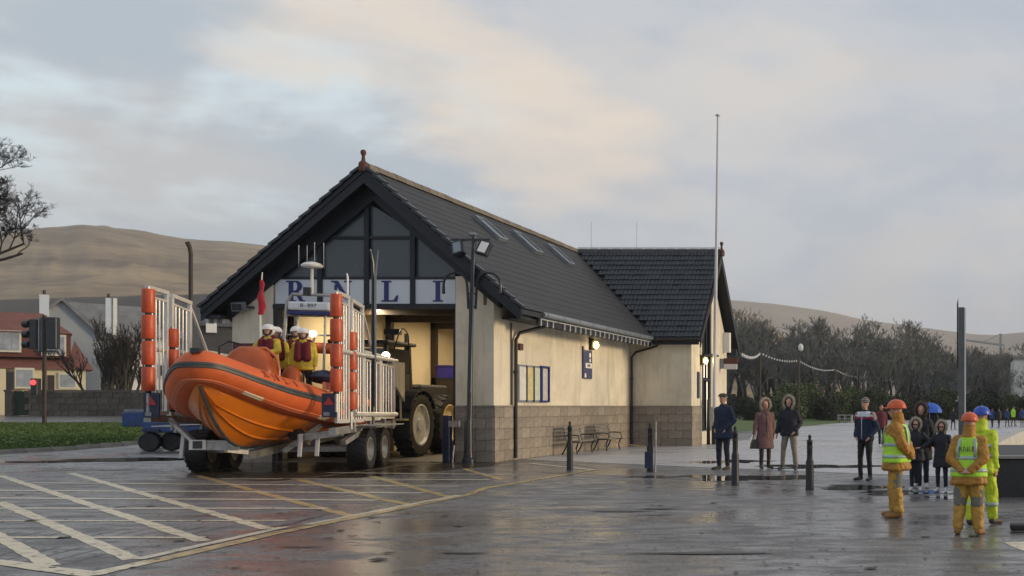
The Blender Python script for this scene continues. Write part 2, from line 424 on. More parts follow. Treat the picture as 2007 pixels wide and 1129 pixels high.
# grass verge on the left, with kerb
mat('grass', (.045,.085,.014), .9, col2=(.075,.125,.022), vs=1.4, bump=.8, bs=60)
KP = [(-36.5, 24.5), (-32.6, 34.4), (-33.0, 41.0), (-36, 56.0)]
def xk(Y):
    for (a, b), (c, d) in zip(KP, KP[1:]):
        if b <= Y <= d: return a+(c-a)*(Y-b)/(d-b)
    return KP[-1][0] if Y > KP[-1][1] else KP[0][0]
b = MB(); rows = [24.5, 28, 31, 34.4, 37, 41, 44, 47, 50, 53, 56, 59]; NX = 14
for Y in rows:
    for i in range(NX+1):
        X = xk(Y) - (i/NX)*60; b.v.append(Vector((X, Y, gz(X, Y)+.10)))
for j in range(len(rows)-1):
    for i in range(NX): o = j*(NX+1)+i; b.f.append((o, o+NX+1, o+NX+2, o+1))
g = part('grass_verge', b, 'grass', fix=False); g['kind'] = 'structure'
if g.data.polygons[0].normal.z < 0: g.data.flip_normals()
# blades on the verge and lawn edge (one object of many tufts)
def tufts(name, label, pts, h, m):
    b = MB()
    for (X, Y, Z) in pts:
        for _ in range(3):
            a = random.random()*6.28; w = .02+.03*random.random(); hh = h*(.5+random.random()*.8); dx, dy = math.cos(a)*w, math.sin(a)*w
            ox, oy = random.uniform(-.1,.1), random.uniform(-.1,.1)
            b.add([(X+ox-dx,Y+oy-dy,Z),(X+ox+dx,Y+oy+dy,Z),(X+ox+random.uniform(-.05,.05),Y+oy+random.uniform(-.05,.05),Z+hh)], [(0,1,2)])
    o = part(name, b, m, fix=False); tag(o, label, 'grass', kind='stuff'); return o
pts = []
while len(pts) < 16000:
    Y = random.uniform(28, 58.5); X = xk(Y)-random.random()**1.3*28-.02
    pts.append((X, Y, gz(X, Y)+.10))
tufts('grass', 'short dark green grass growing on the verge by the road', pts, .07, 'grass')
# kerb stones of the verge
kerb = part('kerb', MB().box((-33,30,-.5),(-32.98,30.02,-.45)), 'concrete'); kerb['kind'] = 'structure'; INV[kerb] = Matrix(); WM[kerb] = Matrix()
ks = MB().cbox((0,0,0), (.13,.96,.22)).mesh('kerb_stone', 'concrete')
acc = 0
for (a, b_), (c, d) in zip(KP, KP[1:]):
    L = math.hypot(c-a, d-b_); n = int(L); ang = math.atan2(d-b_, c-a)-math.pi/2
    for i in range(n):
        t = (i+.5)/n; X = a+(c-a)*t+.07; Y = b_+(d-b_)*t
        piece('kerb_stone', ks, kerb, (X, Y, gz(X, Y)+.03), (0,0,ang))
# road beyond verge
mat('road_pale', (.12,.12,.118), .3, var=.2, vs=.6, spec=.6)
b = MB()
for Y in (59.2, 64, 68.5, 71.0):
    for i in range(19): X = -26-i*5; b.v.append(Vector((X, Y, gz(X, Y)+.006)))
for j in range(3):
    for i in range(18): o = j*19+i; b.f.append((o, o+19, o+20, o+1))
r = part('coast_road', b, 'road_pale', fix=False); r['kind'] = 'structure'
if r.data.polygons[0].normal.z < 0: r.data.flip_normals()
# dark red surfaced strip beside the verge
mat('red_surface', (.11,.022,.02), .35, var=.3, vs=3)
b = MB(); ps = [G(-60,908), G(120,899), G(250,888), G(250,892), G(120,905), G(-60,916)]
poly_sheet('red_lane', [(p.x, p.y) for p in ps], 'red_surface', .005)
# lawn on the far right
b = MB(); mat('lawn', (.06,.10,.022), .9, col2=(.085,.13,.03), vs=.3)
poly_sheet('lawn', [(-60,68),(-13.4,66),(-12.2,95),(-10.5,118),(2,150),(-60,150)], 'lawn', .006)
poly_sheet('lawn', [(3,118),(14,110),(60,100),(80,150),(3,150)], 'lawn', .007)
# ---------------------------------------------------------------- yellow box markings
def markmat(name, c, lo, hi):
    m = mat(name, c, .5); t = m.node_tree; ns = t.nodes; lk = t.links; p = ns['Principled BSDF']
    tcn = ns.new('ShaderNodeTexCoord'); n = ns.new('ShaderNodeTexNoise'); n.inputs['Scale'].default_value = 5; n.inputs['Detail'].default_value = 7; n.inputs['Roughness'].default_value = .75
    lk.new(tcn.outputs['Object'], n.inputs[0]); r = ns.new('ShaderNodeMapRange'); r.inputs[1].default_value = lo; r.inputs[2].default_value = hi
    lk.new(n.outputs[0], r.inputs[0]); mx = ns.new('ShaderNodeMix'); mx.data_type = 'RGBA'; lk.new(r.outputs[0], mx.inputs[0])
    mx.inputs[6].default_value = (.06,.055,.048,1); mx.inputs[7].default_value = (*c, 1); lk.new(mx.outputs[2], p.inputs['Base Color'])
    p.inputs['Roughness'].default_value = .35
markmat('mark_white', (.68,.60,.43), .34, .48)
markmat('mark_yellow', (.55,.40,.17), .36, .54)
markmat('mark_faint', (.60,.55,.43), .32, .47)
mat('joint', (.03,.03,.03), .35)
def line(p0, p1, w, m, dz=.008, name='road_marking', jag=True):
    dz *= .45; a = G(*p0, dz); c = G(*p1, dz); w *= 2.0 if m == 'mark_faint' else 1.25; d = (c-a); L = d.length; d.normalize(); nrm = Vector((-d.y, d.x, 0)); b = MB(); n = max(2, int(L/.25))
    for i in range(n+1):
        t = i/n; q = a.lerp(c, t); j1 = random.uniform(-.012,.012); j2 = random.uniform(-.012,.012)
        b.v += [q+nrm*(w/2+j1), q-nrm*(w/2+j2)]
    for i in range(n): b.f.append((2*i, 2*i+1, 2*i+3, 2*i+2))
    o = part(name, b, m, fix=False); o['kind'] = 'structure'
    if o.data.polygons[0].normal.z < 0: o.data.flip_normals()
    return o
for a, c, w, m, z in [
    # long diagonals
    ((0,984),(262,1096),.13,'mark_white',.008), ((0,932),(398,1060),.13,'mark_white',.0081), ((138,927),(524,1036),.13,'mark_white',.0082),
    ((385,932),(690,1012),.13,'mark_yellow',.0083), ((575,938),(812,992),.13,'mark_yellow',.0084), ((716,930),(888,976),.13,'mark_yellow',.0085), ((860,905),(985,940),.12,'mark_yellow',.0086),
    ((-130,980),(100,1108),.13,'mark_white',.0087),
    # cross lines, nearly level in the view
    ((-20,1053),(400,1053),.11,'mark_white',.012), ((-20,1021),(560,1020),.10,'mark_white',.0121), ((-20,996),(640,996),.10,'mark_faint',.0122),
    ((-20,976),(740,980),.10,'mark_faint',.0123), ((-20,961),(830,966),.10,'mark_faint',.0124), ((60,946),(900,953),.09,'mark_faint',.0125), ((430,938),(960,940),.09,'mark_faint',.0126),
    ((640,926),(1010,930),.09,'mark_faint',.0127),
    # the border of the box
    ((-20,1099),(190,1127),.16,'mark_white',.016), ((175,1127),(300,1098),.16,'mark_white',.0161), ((290,1102),(560,1040),.15,'mark_yellow',.0162),
    ((545,1044),(930,967),.13,'mark_yellow',.0163), ((915,970),(960,953),.13,'mark_yellow',.0164), ((950,957),(1160,921),.12,'mark_yellow',.0165),
    ((268,1096),(560,1032),.07,'mark_faint',.0166), ((600,1028),(900,970),.06,'mark_faint',.0167),
    ((530,947),(880,900),.025,'mark_white',.020), ((1040,908),(1165,921),.08,'mark_faint',.0168),
    ]: line(a, c, w, m, z)
for i in range(13):
    xa = -60+i*50; ya = 1103 if xa < 170 else 1127-.235*(xa-190)-8
    line((xa, ya), (xa+125, ya-31-i*.4), .022, 'joint', .0052+.0001*i, 'concrete_groove')
for i in range(9):
    xa = -60+i*52; line((xa, 1062-i*1.5), (xa+100, 1042-i*1.5), .02, 'joint', .0052+.0001*i, 'concrete_groove')
# drain channel / paving joints across the promenade
line((1060,925),(1500,948),.10,'joint',.006,'drain_channel'); line((1500,948),(1780,965),.10,'joint',.0061,'drain_channel')

m = mat('puddle_water', (.03,.03,.032), .04, spec=1.0)
def puddle(px, py, rx, ry, seed, parent=None):
    """thin film of standing water with a ragged edge; px,py centre, radii in metres"""
    c = G(px, py); r_ = random.Random(seed); n = 40; pts = []
    for i in range(n):
        a = 2*math.pi*i/n; k = .62+.55*mnoise.noise(Vector((math.cos(a)*1.6+seed*3, math.sin(a)*1.6, .5)))+.22*mnoise.noise(Vector((math.cos(a)*6+seed, math.sin(a)*6, 2)))
        pts.append((c.x+rx*k*math.cos(a), c.y+ry*k*math.sin(a)))
    poly_sheet('puddle', pts, 'puddle_water', .0043+.0002*seed)
for i, (px, py, rx, ry) in enumerate(((1420,938,1.6,1.5),(1520,936,2.2,1.3),(1690,955,1.6,.9),(1800,965,1.8,.9),(1870,975,1.0,.7),(1440,905,1.6,1.6),(1610,915,2.4,1.6),
        (1280,935,1.0,.5),(610,900,2.2,1.0),(860,905,1.2,.6),(330,900,3.0,1.6),(120,905,2.8,1.0))): puddle(px, py, rx, ry, i+1)
# loose grit, wet leaves and tarmac patches
b = MB(); r_ = random.Random(4)
for _ in range(900):
    px = r_.uniform(0,2000); py = r_.uniform(905,1128); c = G(px, py); s_ = r_.uniform(.008,.03)*(1+2*(r_.random() < .06)); a = r_.random()*6.28; q_ = [(c.x+s_*math.cos(a+k)*(.5+r_.random()), c.y+s_*math.sin(a+k)*(.5+r_.random()), .012) for k in (0,1.5,3,4.6)]
    b.add(q_, [(0,1,2,3)]); 
mat('litter', (.018,.015,.012), .6)
tag(part('ground_litter', b, 'litter', fix=False), 'dark wet leaves and grit scattered over the tarmac', 'litter', kind='stuff')
m = mat('tar_patch', (.022,.022,.024), .4, var=.3)
for i, (px, py, rx, ry) in enumerate(((590,1073,.22,.05),(905,1085,.25,.07),(1210,1003,.5,.08),(1290,998,.35,.06),(1400,1085,.8,.08),(1290,1010,.25,.05))):
    c = G(px, py); poly_sheet('tar_patch', [(c.x+rx*math.cos(a)*(1+.3*math.sin(3*a+i)), c.y+ry*math.sin(a)*(1+.3*math.cos(2*a+i))) for a in [2*math.pi*k/16 for k in range(16)]], 'tar_patch', .0102+.0002*i)
# ---------------------------------------------------------------- hills
def interp(tab, x):
    if x <= tab[0][0]: return tab[0][1]
    for (a, b), (c, d) in zip(tab, tab[1:]):
        if x <= c: return b+(d-b)*(x-a)/(c-a)
    return tab[-1][1]
def hill(name, tab, R0, RC, R1, m, px0, px1, npx, rough=.06, nr=34, seed=0, pw=.8):
    b = MB(); rows = nr
    for i in range(npx+1):
        px = px0+(px1-px0)*i/npx; t = (px-CX)/F
        zc = (HY-interp(tab, px))/F*RC+H; zc += mnoise.fractal(Vector((px*.012+seed, 3, 1)), .7, 2.1, 5)*zc*.006
        for j in range(rows+1):
            s = j/rows
            if s <= .75:
                u = s/.75; Y = R0+(RC-R0)*u; h = zc*u**pw
            else:
                u = (s-.75)/.25; Y = RC+(R1-RC)*u; h = zc*(1-.35*u)
            X = t*Y
            e = mnoise.fractal(Vector((X*.0035+seed, Y*.0035, 0)), .8, 2.1, 6)*zc*rough*(1-abs(2*min(s/.75, 1)-1))*2
            b.v.append(Vector((X, Y, max(-3, h+e-4*(1-min(1, s*6))))))
    for i in range(npx):
        for j in range(rows): o = i*(rows+1)+j; b.f.append((o, o+rows+1, o+rows+2, o+1))
    o = part(name, b, m, smooth_=True, auto=None, fix=False); o['kind'] = 'structure'
    if sum(p.normal.z for p in o.data.polygons) < 0: o.data.flip_normals()
    return o
m = mat('moor', (.14,.105,.07), .95, col2=(.36,.26,.145), vs=.010, bump=0, stretch=(.45,1,5))
stain('moor', (.004,.010,.022), .47, .62, (.075,.055,.04), .75)
stain('moor', (.02,.03,.05), .55, .66, (.42,.32,.17), .5, 9)
m2 = mat('moor_far', (.22,.17,.13), .95, col2=(.30,.24,.18), vs=.006)
m3 = mat('wooded_slope', (.035,.030,.026), .95, col2=(.055,.045,.036), vs=.05)
hill('hill', [(-1400,560),(-400,500),(0,457),(80,447),(160,439),(260,450),(330,463),(400,470),(520,480),(700,505),(900,545),(1130,580),(1430,603),(1490,622),(1540,660),(1580,700),(1700,790)], 420, 1300, 1900, 'moor', -520, 1700, 260, .06)
hill('hill', [(900,560),(1300,580),(1430,587),(1520,594),(1610,607),(1700,626),(1800,640),(1900,653),(1950,656),(2007,650),(2200,640),(2700,600),(3400,590)], 1500, 2700, 3600, 'moor_far', 900, 2500, 200, .03, seed=20)
hill('wooded_slope', [(-1400,600),(0,585),(200,580),(400,575),(560,580),(800,620),(1100,690),(1400,760)], 170, 420, 700, 'wooded_slope', -520, 1400, 200, .12, seed=40, nr=30)
# ================================================================ lifeboat station
YF = 29.35; YV = 28.8; XR = -13.46; XL = -20.98; XRD = -16.9; XER = -12.45; XEL = -21.5; ZR = 8.4; ZE = 4.4
YW = 41.45; YWE = 41.1; YWR = 44.7; XG = -10.98; XVG = -10.55; YWB = 47.65; YWEB = 48.3
st = thing('lifeboat_station', 'cream rendered lifeboat station with dark tiled gable roof, stone plinth and open doorway', 'building', (-17, 30, 0))
def P(name, mb, m, **kw): return part(name, mb, m, st, **kw)
def zroof(X): return ZR-(ZR-ZE)*((X-XRD)/(XER-XRD) if X > XRD else (XRD-X)/(XRD-XEL))
# walls
w = MB()
w.box((XR-.3,YF,1.6),(XR,YW+.3,4.52)); w.box((-14.56,YF,1.6),(XR-.302,YF+.3,5.35))
w.box((XL,YF,0),(XL+.3,47,4.6)); w.box((XL+.302,YF,0),(-19.81,YF+.3,5.35))
w.box((XL+.302,46.7,0),(-14,47,4.9))
w.box((XR-.298,YF,0),(XR-.02,YW+.3,1.598)); w.box((-14.56,YF+.02,0),(XR-.302,YF+.3,1.598))
w.box((XR+.002,YW,1.6),(XG-.302,YW+.3,4.75)); w.box((XR+.002,YW+.02,0),(XG-.302,YW+.3,1.598))
w.prism([(XR-.2,YF+.002,4.52),(XR,YF+.002,4.52),(XR,YF+.002,4.9),(XR-.2,YF+.002,5.1)], (0,.28,0))
P('wall', w, 'render_wall')
# wing gable wall facing +X, window opening Y 43.15..44.75
w = MB()
def gw(y0, y1, z0, z1): w.box((XG-.3,y0,z0),(XG,y1,z1))
gw(YW,43.15,0,4.5); gw(44.75,YWB,0,4.5); gw(43.15,44.75,0,.55)
w.prism([(XG-.3,YW,4.502),(XG-.3,43.15,4.502),(XG-.3,43.15,5.9),(XG-.3,YW+.35,4.9)], (.3,0,0))
w.prism([(XG-.3,44.75,4.502),(XG-.3,YWB,4.502),(XG-.3,YWB-.35,4.9),(XG-.3,44.75,7.7)], (.3,0,0))
w.prism([(XG-.3,43.15,6.4),(XG-.3,44.748,6.4),(XG-.3,44.748,7.9),(XG-.3,43.15,6.42)], (.3,0,0))
P('gable_wall', w, 'render_wall')
P('wall', MB().box((XG-5,YWB-.3,0),(XG-.302,YWB,4.5)), 'render_wall')
# interior lining
w = MB()
w.box((XL+.302,YF+.4,.01),(XL+.36,46.6,5.0)); w.box((XR-.36,YF+.4,.01),(XR-.302,46.6,5.0)); w.box((XL+.37,46.5,.01),(XR-.37,46.6,5.0))
P('interior_wall', w, 'interior_wall')
mat('ceiling_dark', (.10,.08,.06), .8)
P('ceiling', MB().box((XL+.302,YF+.3,5.0),(XR-.302,46.6,5.1)), 'ceiling_dark')
P('floor', MB().box((XL+.302,YF+.02,.0),(XR-.302,46.6,.015)), 'concrete_floor')
for Y in (31.3,33.6,36.6,39.7,42.9): P('column', MB().box((XL+.362,Y-.1,.01),(XL+.56,Y+.1,4.98)), 'steel_dark')
for Y in (33.6,36.6,39.7,42.9): P('ceiling_beam', MB().box((XL+.37,Y-.1,4.62),(XR-.37,Y+.1,4.995)), 'steel_dark')
P('wall_rail', MB().box((XL+.362,30.4,1.05),(XL+.42,46,1.15)), 'steel_dark')
# plinth blocks
def course_blocks(p0, d, L, n_out, z0=0, rows=5, hz=.318, bl=.60, dep=.06):
    d = Vector(d); n_out = Vector(n_out); ang = math.atan2(d.y, d.x)
    for r in range(rows):
        x_ = -(.5*bl if r % 2 else 0)
        while x_ < L-.02:
            a = max(0, x_); e = min(L, x_+bl); x_ += bl
            if e-a < .08: continue
            ln = e-a-.012; key = round(ln, 2)
            if key not in SB: SB[key] = MB().cbox((0,0,0), (ln, dep, hz-.012)).mesh('stone_block', 'stone')
            c = Vector(p0)+d*((a+e)/2)+n_out*(dep/2-.02+random.uniform(0,.006)); c.z = z0+hz*(r+.5)
            o = piece('stone_block', SB[key], st, c, (0,0,ang))
SB = {}
course_blocks((XR,YF-.03,0), (0,1,0), YW-YF+.03, (1,0,0))
course_blocks((-14.56,YF,0), (1,0,0), 14.56+XR-.0, (0,-1,0))
course_blocks((XL,YF,0), (1,0,0), 1.18, (0,-1,0))
course_blocks((XR+.05,YW,0), (1,0,0), XG-XR-.05, (0,-1,0))
course_blocks((XG,YW-.03,0), (0,1,0), 1.4, (1,0,0))
course_blocks((XG,44.75,0), (0,1,0), 2.9, (1,0,0))
P('plinth_cap', MB().box((XR-.01,YF-.05,1.592),(XR+.055,YW-.002,1.635)), 'stone')
P('plinth_cap', MB().box((-14.56,YF-.055,1.592),(XR+.055,YF-.0505,1.635)).box((-14.56,YF-.0504,1.592),(XR-.012,YF+.01,1.634)), 'stone')
P('plinth_cap', MB().box((XR+.056,YW-.05,1.592),(XG+.05,YW+.01,1.634)), 'stone')
P('plinth_cap', MB().box((XG-.01,YW+.011,1.592),(XG+.05,43.15,1.634)), 'stone')
# ---- roof shells
def slab(name, a, b_, c, d, t, m):
    """roof slab with corners a,b,c,d and thickness t downwards"""
    return P(name, MB().prism([a, b_, c, d], (0,0,-t)), m)
slab('roof', (XRD,YV,ZR-.04),(XER,YV,ZE-.04),(XER,YWE+.8,ZE-.04),(XRD,47.5,ZR-.04), .14, 'barge')
slab('roof', (XRD,YV,ZR-.04),(XRD,47.5,ZR-.04),(XEL,47.5,ZE-.04),(XEL,YV,ZE-.04), .14, 'barge')
slab('roof', (XRD,YWR,ZR-.06),(XVG+.02,YWR,ZR-.06),(XVG+.02,YWE,ZE-.06),(XER-.3,YWE,ZE-.06), .14, 'barge')
slab('roof', (XRD,YWR,ZR-.06),(XRD,YWEB,ZE-.06),(XVG+.02,YWEB,ZE-.06),(XVG+.02,YWR,ZR-.06), .14, 'barge')
# ---- main slopes: stepped, rolled courses as one mesh each
def slope_field(name, sgn, Xe, gauge_n=17):
    b = MB(); n = gauge_n; run = Xe-XRD; ux, uz = run/n, -(ZR-ZE)/n; L = math.hypot(run, ZR-ZE); nx, nz_ = (ZR-ZE)/L*sgn, abs(run)/L
    Y0, Y1 = YV+.02, 47.4; ny = int((Y1-Y0)/.15)
    for i in range(n):
        for k in range(ny+1):
            Y = Y0+(Y1-Y0)*k/ny; roll = .014*(k % 2)
            for s_, lift in ((i, .0), (i+1.04, .007)):
                X = XRD+ux*s_; Z = ZR+uz*s_; q = lift+roll+.004
                b.v.append(Vector((X+nx*q, Y, Z+nz_*q)))
            X = XRD+ux*(i+1.04); Z = ZR+uz*(i+1.04); b.v.append(Vector((X, Y, Z-.0)))
        o = i*(ny+1)*3
        for k in range(ny):
            p = o+3*k; b.f.append((p, p+3, p+4, p+1)); b.f.append((p+1, p+4, p+5, p+2))
    o = P(name, b, 'roof_tile_main', fix=False); o['kind'] = 'stuff'
    return o
slope_field('roof_tiles', 1, XER); slope_field('roof_tiles', -1, XEL)
# ---- wing front slope, tile by tile
rowsN = 17; L = math.hypot(YWR-YWE, ZR-ZE); pitch = math.atan2(ZR-ZE, YWR-YWE); gauge = L/rowsN; tw = .335
b = MB(); segs = 8
for i in range(segs+1):
    x_ = -tw/2+tw*i/segs; r = .038*(0.5-0.5*math.cos(4*math.pi*i/segs))
    b.v += [Vector((x_, -.03, .045+r)), Vector((x_, gauge, .012+r)), Vector((x_, -.03, .0)) ]
for i in range(segs): o = 3*i; b.f += [(o, o+3, o+4, o+1), (o, o+2, o+5, o+3)]
tile = b.mesh('tile', 'roof_tile', fix=False)
rot = (pitch, 0, 0)
for r in range(rowsN):
    s_ = r*gauge; Y = YWE+s_*math.cos(pitch); Z = ZE+s_*math.sin(pitch)
    Xv = XRD+(XER-XRD)*(ZR-Z)/(ZR-ZE)
    X = XVG-tw/2
    while X > Xv-.05:
        piece('tile', tile, st, (X, Y, Z+random.uniform(0,.012)), (pitch+random.uniform(-.02,.02), random.uniform(-.02,.02), 0)); X -= tw
b = MB()                                                     # back slope of the wing
for r in range(rowsN):
    s_ = r*gauge; Y = YWEB-s_*math.cos(pitch)*1.0; Z = ZE+s_*math.sin(pitch)
    b.prism([(XRD,Y+.03,Z-.02),(XRD,Y+.03,Z+.04),(XRD,Y-gauge*math.cos(pitch),Z+gauge*math.sin(pitch))], (XVG-XRD,0,0))
P('roof_tiles', b, 'roof_tile_main', kind='stuff')
# verge tiles on the front gable
for sgn, Xe in ((1, XER), (-1, XEL)):
    run = abs(Xe-XRD); L = math.hypot(run, ZR-ZE); pit = math.atan2(ZR-ZE, run); n = 16; g_ = L/n
    d_ = Vector((sgn*math.cos(pit), 0, -math.sin(pit))); nn_ = Vector((sgn*math.sin(pit), 0, math.cos(pit)))
    q_ = MB().beam(nn_*.012, d_*g_*1.08+nn_*.055, .22, .07, nn_); vtm = q_.mesh('verge_tile', 'roof_tile')
    for i in range(n): piece('verge_tile', vtm, st, Vector((XRD, YV+.06, ZR))+d_*g_*i)
# barge boards and soffit frame of the front gable
def slant(name, y0, y1, top_off, th, m, xr=XER, xl=XEL, cutz=None):
    for sgn, Xe in ((1, xr), (-1, xl)):
        a = (XRD, y0, ZR-top_off); e = (Xe, y0, zroof(Xe)-top_off)
        P(name, MB().prism([a, e, (Xe, y0, zroof(Xe)-top_off-th*.75), (XRD, y0, ZR-top_off-th)], (0, y1-y0, 0)), m)
slant('barge_board', YV+.03, YV+.075, .06, .42, 'barge')
slant('gable_rafter', YF-.06, YF+.2, .2, .68, 'barge', -13.3, XL-.1)
for X0, X1 in ((XEL-.02, XL-.002),): P('eave_box', MB().box((X0,YV+.08,4.1),(X1,YF+.5,4.2)), 'barge')
for i in range(3): P('rafter_foot', MB().box((XEL-.05+.45*i*.5,YV+.3,3.98),(XEL+.03+.45*i*.5,YV+.5,4.1)), 'bracket_white')
# soffit between barge and wall
for sgn, Xe in ((1, XER), (-1, XEL)):
    P('soffit', MB().prism([(XRD,YV+.08,ZR-.32),(Xe,YV+.08,zroof(Xe)-.30),(Xe,YV+.08,zroof(Xe)-.26),(XRD,YV+.08,ZR-.28)], (0,.70,0)), 'barge')
# gable glazing
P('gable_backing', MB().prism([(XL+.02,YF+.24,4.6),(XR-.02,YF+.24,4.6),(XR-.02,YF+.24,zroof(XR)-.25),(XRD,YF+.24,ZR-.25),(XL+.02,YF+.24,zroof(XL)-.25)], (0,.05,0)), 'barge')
def zin(X): # underside of the gable rafter
    Xe = -13.3 if X > XRD else XL-.1
    t = abs(X-XRD)/abs(Xe-XRD); return (ZR-.2-.68)*(1-t)+(zroof(Xe)-.2-.51)*t
z545 = H+(HY-545)*YF/F; z595 = H+(HY-595)*YF/F; z465 = H+(HY-465)*YF/F
XM = [-19.81, -18.475, -17.13, -15.805, -14.56]
for i in range(4):
    x0, x1 = XM[i]+.07, XM[i+1]-.07
    pts = [(x0,YF+.1,z545+.04),(x1,YF+.1,z545+.04)]
    if i in (1, 2):
        pts = [(x0,YF+.1,z545+.04),(x1,YF+.1,z545+.04),(x1,YF+.1,z465-.04),(x0,YF+.1,z465-.04)]
        if i == 1: up = [(x0,YF+.1,z465+.04),(x1,YF+.1,z465+.04),(x1,YF+.1,zin(x1)+.05),(x0,YF+.1,max(z465+.05, zin(x0)+.05))]
        else: up = [(x0,YF+.1,z465+.04),(x1,YF+.1,z465+.04),(x1,YF+.1,max(z465+.05, zin(x1)+.05)),(x0,YF+.1,zin(x0)+.05)]
        P('gable_pane', MB().prism(up, (0,.02,0)), 'gable_glass')
    else: pts += [(x1,YF+.1,zin(x1)+.05),(x0,YF+.1,zin(x0)+.05)]
    P('gable_pane', MB().prism(pts, (0,.02,0)), 'gable_glass')
for X in XM[1:4]: P('mullion', MB().box((X-.07,YF-.0,z595),(X+.07,YF+.16,zin(X)+.1)), 'barge')
P('transom', MB().box((-19.80,YF+.02,z545-.035),(-14.57,YF+.15,z545+.04)), 'barge')
P('transom', MB().box((XM[1],YF+.02,z465-.04),(XM[3],YF+.15,z465+.04)), 'barge')
P('door_lintel', MB().box((-19.81,YF-.02,4.42),(-14.56,YF+.28,z595-.02)), 'barge')
P('door_jamb', MB().box((-19.81,YF+.01,.02),(-19.67,YF+.2,4.42)), 'barge')
P('door_jamb', MB().box((-14.78,YF+.31,.02),(-14.54,YF+.5,4.42)), 'barge')
P('roller_shutter_box', MB().box((-19.8,YF+.31,4.5),(-14.8,YF+.75,4.98)), 'steel_dark')
# sign panels and serif letters
def letter_polys(ch):
    Sf = .07
    def rect(x0, y0, x1, y1): return [(x0,y0),(x1,y0),(x1,y1),(x0,y1)]
    if ch == 'I': return [rect(.13,Sf,.35,1-Sf), rect(0,0,.48,Sf), rect(0,1-Sf,.48,1)], .48
    if ch == 'L': return [rect(.13,Sf,.35,1-Sf), [(0,0),(.78,0),(.84,.30),(.77,.30),(.60,Sf),(0,Sf)], rect(0,1-Sf,.48,1)], .84
    if ch == 'N': return [rect(.16,Sf,.27,.80), rect(.02,0,.41,Sf), [(0,1),(0,1-Sf),(.14,.93),(.78,0),(.90,0),(.90,.12),(.33,1)], rect(.79,.14,.90,1-Sf), rect(.66,1-Sf,1.02,1)], 1.02
    if ch == 'R':
        out = [rect(.13,Sf,.35,1-Sf), rect(0,0,.48,Sf), rect(0,1-Sf,.36,1)]
        o = []; n = 14
        for k in range(n+1):
            t = math.pi/2-math.pi*k/n; o.append((.50+.30*math.cos(t), .735+.265*math.sin(t)))
        inn = []
        for k in range(n+1):
            t = math.pi/2-math.pi*k/n; inn.append((.46+.11*math.cos(t), .735+.20*math.sin(t)))
        for k in range(n): out.append([o[k], o[k+1], inn[k+1], inn[k]])
        out += [[(.352,1),(.50,1),(.46,.935),(.352,.935)], [(.352,.535),(.46,.535),(.50,.47),(.352,.47)], [(.42,.475),(.62,.485),(.86,.06),(.95,.06),(.95,0),(.70,0)]]
        return out, .95
def serif(ch, cx, z0, hgt, y, parent, m):
    polys, wd = letter_polys(ch); b = MB(); sc = hgt*.95
    for i, p in enumerate(polys):
        b.prism([(cx+(q[0]-wd/2)*sc, y-.0006*(i % 5), z0+q[1]*hgt) for q in p], (0,-.02,0))
    return part('letter', b, m, parent)
for i, (ch, px) in enumerate(zip('RNLI', (578,668,763,857))):
    x0, x1 = XM[i]+(.04 if i == 0 else .07), XM[i+1]-(.03 if i == 3 else .07)
    sp = P('sign_panel', MB().box((x0,YF+.04,z595+.0),(x1,YF+.09,z545-.035)), 'sign_white')
    serif(ch, (px-CX)*YF/F, z595+.06, .60, YF+.04, sp, 'sign_blue')
# ridge tiles
rt = MB().prism([(-.17,0,-.13),(-.10,0,.03),(0,0,.085),(.10,0,.03),(.17,0,-.13)], (0,.44,0)).mesh('ridge_tile', 'ridge_tile')
for i in range(34): piece('ridge_tile', rt, st, (XRD, YV+.1+.47*i, ZR+.055+random.uniform(-.006,.006)))
rt2 = MB().prism([(0,-.15,-.12),(0,-.08,.03),(0,0,.07),(0,.08,.03),(0,.15,-.12)], (.45,0,0))
for k in range(4):
    cx_ = .056+.1125*k
    for j in range(8):
        t0, t1 = math.pi*j/8*1.0, math.pi*(j+1)/8
        rt2.beam((cx_+.045*math.cos(t0),0,.075+.06*math.sin(t0)), (cx_+.045*math.cos(t1),0,.075+.06*math.sin(t1)), .02)
rt2 = rt2.mesh('ridge_tile', 'ridge_tile_dark')
for i in range(13): piece('ridge_tile', rt2, st, (XVG-.48*(i+1)-.02, YWR, ZR+.04))
def finial(X, Y, Z, s=1.0):
    P('finial', MB().lathe((X,Y,Z), [(.17*s,-.22*s),(.19*s,-.05*s),(.17*s,.12*s),(.08*s,.20*s),(.055*s,.40*s),(.09*s,.46*s),(.11*s,.54*s),(.09*s,.62*s),(.02*s,.66*s)], n=12), 'terracotta', smooth_=True)
finial(XRD, YV+.02, ZR+.0, .70); finial(XVG+.03, YWR, ZR-.05, .72)
# skylights
for Y in (34.1, 37.0, 40.1):
    sk = None; ux, uz = (XER-XRD), -(ZR-ZE); Ls = math.hypot(ux, uz); n_ = Vector((-uz/Ls, 0, ux/Ls)) if True else None
    n_ = Vector(((ZR-ZE)/Ls, 0, (XER-XRD)/Ls))
    a = Vector((XRD+ux*.125, Y, ZR+uz*.125)); e = Vector((XRD+ux*.30, Y, ZR+uz*.30))
    fr = MB()
    for yy in (0, .72): fr.beam(a+Vector((0,yy,0))+n_*.07, e+Vector((0,yy,0))+n_*.07, .07, .15, n_)
    for q in (a, e): fr.beam(q+Vector((0,.037,0))+n_*.068, q+Vector((0,.683,0))+n_*.068, .07, .14, n_)
    so_ = P('skylight', fr, 'gutter')
    part('pane', MB().prism([a+Vector((0,.04,0))+n_*.10, e+Vector((0,.04,0))+n_*.10, e+Vector((0,.68,0))+n_*.10, a+Vector((0,.68,0))+n_*.10], n_*.01), 'gable_glass', so_)
